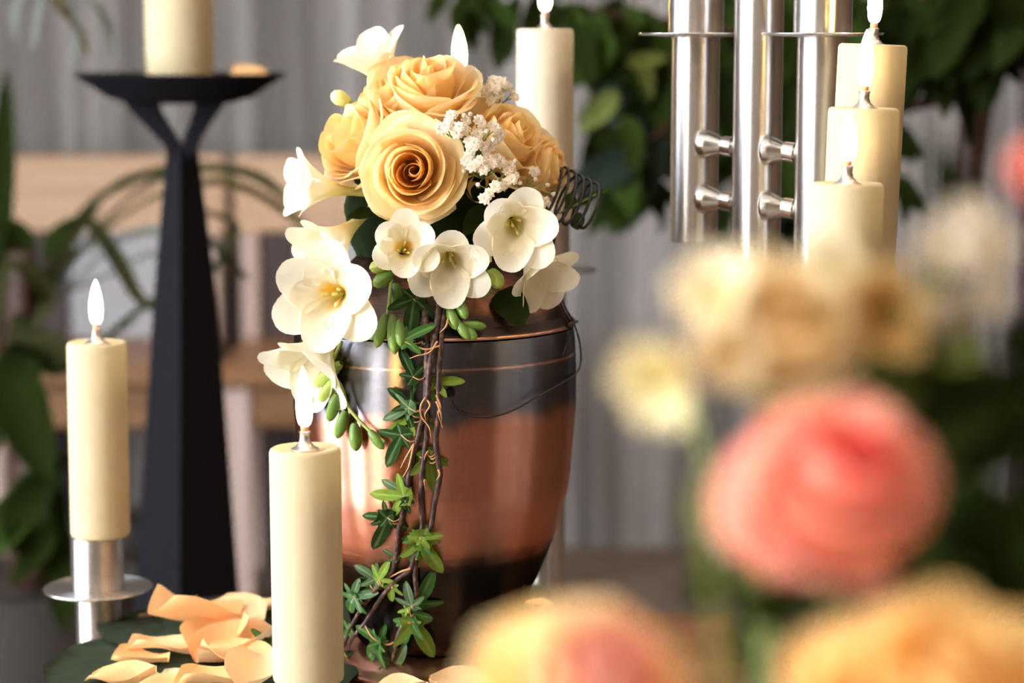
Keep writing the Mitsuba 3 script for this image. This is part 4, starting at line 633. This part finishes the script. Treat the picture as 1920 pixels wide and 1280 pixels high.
for p, w, b in [([(-0.5635, 2.7500, 1.1065), (-0.5404, 2.7000, 1.0610), (-0.5158, 2.7000, 1.0295), (-0.5071, 2.7000, 0.9980)], .012, 'palm_olive'), ([(-0.5686, 2.7500, 1.1065), (-0.5661, 2.7000, 1.0547), (-0.5726, 2.7000, 1.0043)], .012, 'palm_grey'), ([(-0.5589, 2.7500, 1.1065), (-0.5021, 2.7000, 1.0673), (-0.4808, 2.7000, 1.0295), (-0.4753, 2.7000, 0.9916)], .014, 'palm_grey'), ([(-0.5686, 2.7500, 1.1065), (-0.5913, 2.7000, 1.0610), (-0.5952, 2.7000, 1.0169)], .014, 'palm_grey'), ([(-0.5622, 2.7500, 1.1065), (-0.5219, 2.7000, 1.0422), (-0.5286, 2.7000, 0.9790)], .010, 'palm_grey')]: part(hang, 'leaf', strap(p, w), b, True)
m, _ = lathe([(.0005, 1.46), (.08, 1.46), (.10, 1.60), (.09, 1.60), (.0005, 1.585)], 32, (-.78, 2.80, 0)); part(hang, 'pot', m, 'dark_pot', 40); part(hang, 'cord', tube([(-.78, 2.80, 1.58), (-.78, 2.80, 2.9)], .003, 6), 'black_wire')
tree = thing('leafy_tree', 'dark leaved indoor tree behind the candelabrum and the white candle', 'tree')
part(tree, 'trunk', tube(spline([(.62, 3.1, .0), (.60, 3.1, .4), (.62, 3.08, .8), (.66, 3.05, 1.15), (.64, 3.05, 1.45)], 8), [.03, .024, .02, .014], 10), 'bark', True)
part(tree, 'pot', lathe([(.0005, 0), (.14, 0), (.17, .30), (.155, .30), (.0005, .27)], 40, (.62, 3.1, 0))[0], 'grey_stone', 40)
for p in ([(.64, 3.06, 1.02), (0.4736, 2.9500, 1.0097), (0.5484, 2.9000, 0.9827), (0.6449, 2.8500, 1.0434)], [(.65, 3.05, 1.1), (0.3821, 3.0000, 1.0306), (0.2017, 2.9500, 1.0442), (0.0956, 2.9000, 1.0573)], [(.63, 3.07, .95), (0.3488, 3.0000, 0.8966), (0.2378, 2.9500, 0.9196), (0.1790, 2.9000, 0.8939)], [(0.5049, 2.9200, 0.9378), (0.5484, 2.9000, 0.9827), (0.5910, 2.8800, 1.0302)], [(.65, 3.05, 1.2), (0.2357, 2.9500, 1.1128), (0.0273, 2.9000, 1.0978), (-0.0682, 2.9000, 1.0776)]):
    part(tree, 'branch', tube(spline(p, 6), [.009, .004], 7), 'bark', True)
r_ = np.random.default_rng(21)
def cluster(k, c, rad, n, L, tones, droop=.9, spread=.7):
    for i in range(n):
        p = np.array(c) + r_.normal(0, .5, 3) * np.array([rad[0], rad[1], rad[2]])
        d = unit([r_.normal(0, spread), r_.normal(0, spread * .6), -droop + r_.normal(0, .25)]); l = L * r_.uniform(.75, 1.25)
        put(k, 'leaf', LEAF[tones[int(r_.integers(len(tones)))]], orient(p, p + d * l, (r_.normal(0, .5), -1, .4 + r_.normal(0, .4))))
DK, MX = ('dark_leaf', 'dark_leaf', 'dark_leaf', 'mid_leaf'), ('dark_leaf', 'dark_leaf', 'mid_leaf', 'blue_leaf')
for c, rad, n, L, tn in [((0.1530, 2.9500, 1.0442), (.09, .12, .05), 34, .085, DK), ((0.1745, 2.9500, 0.9613), (.05, .1, .06), 20, .085, MX), ((0.1583, 2.9000, 0.9007), (.05, .1, .07), 18, .10, MX), ((0.1860, 2.9500, 0.8427), (.025, .06, .03), 6, .09, ('blue_leaf', 'dark_leaf')), ((-0.0546, 2.9000, 1.0742), (.06, .1, .02), 9, .07, DK), ((0.3111, 3.0000, 1.0446), (.09, .12, .05), 34, .09, DK), ((0.3692, 3.0000, 0.9532), (.05, .1, .09), 24, .10, MX), ((0.3056, 3.0000, 0.9320), (.05, .1, .09), 18, .10, MX), ((0.3788, 3.0000, 0.8040), (.03, .08, .05), 9, .10, ('blue_leaf', 'dark_leaf')), ((0.4864, 2.9500, 1.0580), (.10, .12, .05), 34, .09, DK), ((0.5738, 2.9000, 1.0573), (.08, .1, .05), 40, .10, ('dark_leaf',)), ((0.6421, 2.9000, 1.0573), (.05, .1, .05), 24, .10, ('dark_leaf',)), ((0.5546, 2.9000, 1.0099), (.03, .06, .03), 10, .09, ('dark_leaf',)), ((0.0278, 2.9500, 1.0648), (.06, .1, .03), 10, .07, DK)]: cluster(tree, c, rad, n, L, tn)
for b, t, s in [((0.1448, 2.8500, 0.9900), (0.1986, 2.8500, 1.0001), 'olive_leaf'), ((0.1616, 2.8500, 0.9967), (0.1788, 2.8500, 0.9465), 'olive_leaf'), ((0.4745, 2.9000, 0.9144), (0.5389, 2.9000, 0.8692), 'dark_leaf'), ((0.4829, 2.9000, 0.8457), (0.5448, 2.9000, 0.7974), 'dark_leaf'), ((0.4711, 2.9200, 0.8999), (0.5238, 2.9000, 0.8664), 'dark_leaf'), ((0.5581, 2.8500, 1.0234), (0.5544, 2.8500, 0.9579), 'dark_leaf'), ((0.6117, 2.8500, 1.0301), (0.5962, 2.8500, 0.9834), 'dark_leaf'), ((0.1141, 2.8500, 1.0567), (0.0809, 2.8500, 0.9633), 'mid_leaf'), ((0.1824, 2.8600, 0.9966), (0.1015, 2.8600, 0.9698), 'dark_leaf'), ((0.1086, 2.8600, 0.9024), (0.1395, 2.8600, 0.8379), 'dark_leaf'), ((0.1354, 2.8600, 0.9564), (0.0848, 2.8600, 0.9024), 'olive_leaf'), ((0.5128, 2.9500, 0.8217), (0.5208, 2.9500, 0.7795), 'dark_leaf'), ((0.1359, 2.8600, 0.8685), (0.1569, 2.8600, 0.7868), 'mid_leaf'), ((0.1901, 2.8600, 0.8956), (0.1872, 2.8600, 0.8345), 'blue_leaf')]:
    put(tree, 'leaf', LEAF[s], orient(b, t, (.2, -1, .3)))
# ---------------------------------------------------------------- the blurred bouquet close to the camera
pdl = thing('pedestal', 'slim grey pedestal under the blurred bouquet, below the picture', 'pedestal')
part(pdl, 'column', lathe([(.0005, 0), (.10, 0), (.10, .03), (.05, .05), (.045, .66), (.08, .69), (.08, .70), (.0005, .70)], 40, (.085, .56, 0))[0], 'grey_stone', 40)
part(None, 'flower_bowl', lathe([(.0005, .70), (.045, .70), (.05, .705), (.085, .775), (.09, .80), (.082, .80), (.0005, .795)], 40, (.085, .56, 0))[0], 'ceramic', 40); tag('flower_bowl', 'bowl holding the blurred bouquet, below the picture', 'bowl')
COR = ('coral_inner', 'coral_mid', 'coral_outer', 'coral_pale')
rose((0.0771, 0.5200, 0.9164), (.0, -.62, .78), .0275, 'blurred coral pink rose in the foreground at the right', COR, seed=31, n=34, op=.55)
rose((0.0187, 0.5000, 0.8710), (.38, -.48, .80), .0295, 'blurred yellow and pink rose in the foreground at the bottom centre', ('coral_pale', 'coral_pale', 'peach_outer', 'peach_mid'), seed=33, n=30, op=.8)
rose((0.0966, 0.4900, 0.8690), (.12, -.45, .85), .0390, 'blurred large peach rose in the foreground at the bottom right', ('peach_inner', 'peach_mid', 'peach_mid', 'peach_outer'), seed=35, n=34, op=.8)
rose((0.0692, 0.5600, 0.9488), (-.05, -.75, .60), .0225, 'blurred cream rose in the foreground above the coral rose', ('peach_pale', 'peach_pale', 'cream_petal', 'peach_pale'), seed=37, n=28, op=.7)
rose((0.1218, 0.5200, 0.9900), (-.4, -.8, .2), .0080, 'blurred pink bloom at the right edge above the white flowers', COR, seed=39, n=20, op=.5)
freesia((0.0391, 0.5500, 0.9380), (-.55, -.65, -.25), .0138, 'blurred pale yellow freesia furthest left in the foreground', seed=41, op=.6, warm=.2, tint=(.92, .88, .66))
freesia((0.0523, 0.5600, 0.9562), (-.45, -.70, .45), .0125, 'blurred cream freesia at the top left of the foreground bouquet', seed=43, op=.7, warm=.2, tint=(.95, .90, .80))
freesia((0.0547, 0.5550, 0.9440), (-.25, -.90, -.15), .0110, 'blurred white freesia between the pale yellow one and the cream rose', seed=45, op=.7, warm=.2, tint=(.95, .90, .80))
freesia((0.0909, 0.5700, 0.9489), (.35, -.75, .35), .0155, 'blurred yellow freesia right of the cream rose', seed=47, op=.5, warm=1.0, tint=(.88, .68, .36))
freesia((0.0560, 0.5300, 0.9039), (-.3, -.9, .1), .0075, 'small blurred white freesia at the lower left of the coral rose', seed=49, op=.7, warm=.1)
freesia((0.0812, 0.5750, 0.9586), (.0, -.7, .6), .0105, 'blurred cream freesia just below the lowest right candle', seed=50, op=.6, warm=.2, tint=(.9, .85, .7))
for c, seed, R, lab in [((0.1103, 0.5700, 0.9667), 51, .0085, 'blurred white freesia at the upper right, the left one of the pair'), ((0.1233, 0.5800, 0.9658), 52, .0085, 'blurred white freesia at the upper right, near the right edge'), ((0.1186, 0.5850, 0.9723), 53, .0075, 'blurred white freesia topmost at the upper right'), ((0.1127, 0.5800, 0.9490), 54, .0070, 'blurred beige freesia below the white ones at the upper right'), ((0.1237, 0.5800, 0.9532), 55, .0065, 'blurred small cream freesia lowest of the white ones at the right')]:
    freesia(c, (-.1, -.85, .4), R, lab, seed=seed, op=.7, warm=.2, tint=(.80, .76, .74))
def twig(label, pts, leaves, tone, r=.0009):
    k = thing('foliage_twig', label, 'foliage'); part(k, 'stem', tube(spline(pts, 6), [r, r * .6], 6), 'green_stem')
    for b, t in leaves: put(k, 'leaf', LEAF[tone], orient(b, t, (.1, -1, .4)))
FG = [('blurred dark foliage at the right edge beside the coral rose', (.10, .58, .80), (0.1243, 0.5800, 0.9307), 'dark_leaf', (0.1308, 0.6000, 0.9012), (.030, .05, .055), 46, .030), ('blurred dark foliage under the coral rose', (.08, .57, .80), (0.0751, 0.5700, 0.8760), 'dark_leaf', (0.0906, 0.5800, 0.8720), (.026, .03, .012), 36, .022), ('blurred dark foliage between the coral rose and the right edge at the bottom', (.10, .58, .80), (0.1223, 0.5700, 0.8774), 'dark_leaf', (0.1197, 0.5850, 0.8810), (.035, .04, .022), 34, .028), ('blurred olive foliage above the coral rose', (.09, .59, .82), (0.1052, 0.6000, 0.9422), 'olive_leaf', (0.0995, 0.6000, 0.9378), (.016, .03, .016), 26, .020), ('blurred olive foliage between the cream rose and the coral rose', (.09, .58, .82), (0.0852, 0.5900, 0.9335), 'olive_leaf', (0.0866, 0.5900, 0.9335), (.016, .02, .010), 22, .018), ('blurred dark green foliage left of the coral rose', (.06, .57, .80), (0.0608, 0.5800, 0.8792), 'dark_leaf', (0.0679, 0.5800, 0.8720), (.012, .03, .008), 12, .018)]
for lab, a, b, tone, c, rad, n, L in FG:
    k = thing('foliage_twig', lab, 'foliage'); a, b, c = np.array(a), np.array(b), np.array(c)
    part(k, 'stem', tube(spline([a, a * .4 + c * .6, c, b], 6), [.0014, .0008], 6), 'green_stem')
    for i in range(n):
        p = c + r_.normal(0, .5, 3) * np.array(rad); d = unit(r_.normal(0, 1, 3) + np.array([0, 0, .2])); put(k, 'leaf', LEAF[tone], orient(p, p + d * L * r_.uniform(.7, 1.3), (r_.normal(0, .5), -1, .5)))
twig('blurred lime green stalk at the lower left of the coral rose', [(.06, .56, .80), (0.0486, 0.5400, 0.8943), (0.0459, 0.5400, 0.9051), (0.0477, 0.5400, 0.9157)], [((0.0470, 0.5400, 0.8997), (0.0432, 0.5400, 0.9091)), ((0.0472, 0.5400, 0.9051), (0.0503, 0.5400, 0.9144)), ((0.0500, 0.5400, 0.8930), (0.0459, 0.5400, 0.8997))], 'olive_leaf', .0012)
twig('blurred bright green leaf under the coral rose', [(.085, .56, .80), (0.0859, 0.5500, 0.8797), (0.0845, 0.5500, 0.8852)], [((0.0912, 0.5500, 0.8824), (0.0804, 0.5500, 0.8872))], 'mid_leaf')
twig('blurred stems rising to the white flowers at the upper right', [(.10, .58, .80), (0.1071, 0.6000, 0.9218), (0.1094, 0.6000, 0.9451), (0.1128, 0.5900, 0.9634)], [((0.1076, 0.6000, 0.9306), (0.1109, 0.6000, 0.9422))], 'olive_leaf')
twig('second blurred stem under the white flowers at the upper right', [(.105, .585, .80), (0.1259, 0.6000, 0.9218), (0.1254, 0.6000, 0.9393), (0.1228, 0.5900, 0.9577)], [((0.1256, 0.6000, 0.9306), (0.1211, 0.6000, 0.9393))], 'olive_leaf')
# stalks that carry the foreground roses and freesias down into the bowl
sk = thing('flower_stalks', 'green stalks of the blurred bouquet, mostly hidden below the picture', 'stalks')
for p in ((0.0788, 0.5400, 0.8984), (0.0218, 0.5200, 0.8519), (0.0906, 0.5100, 0.8486), (0.0712, 0.5800, 0.9350), (0.0477, 0.6000, 0.9247), (0.0634, 0.6000, 0.9393), (0.0936, 0.5900, 0.9392), (0.0602, 0.5500, 0.8961)):
    part(sk, 'stalk', tube(spline([(.085 + (p[0] - .085) * .1, .56, .79), (.085 + (p[0] - .085) * .35, .585, .88 if p[2] > .93 else .84 if p[2] > .86 else .80), p], 6), .0012, 6), 'green_stem')
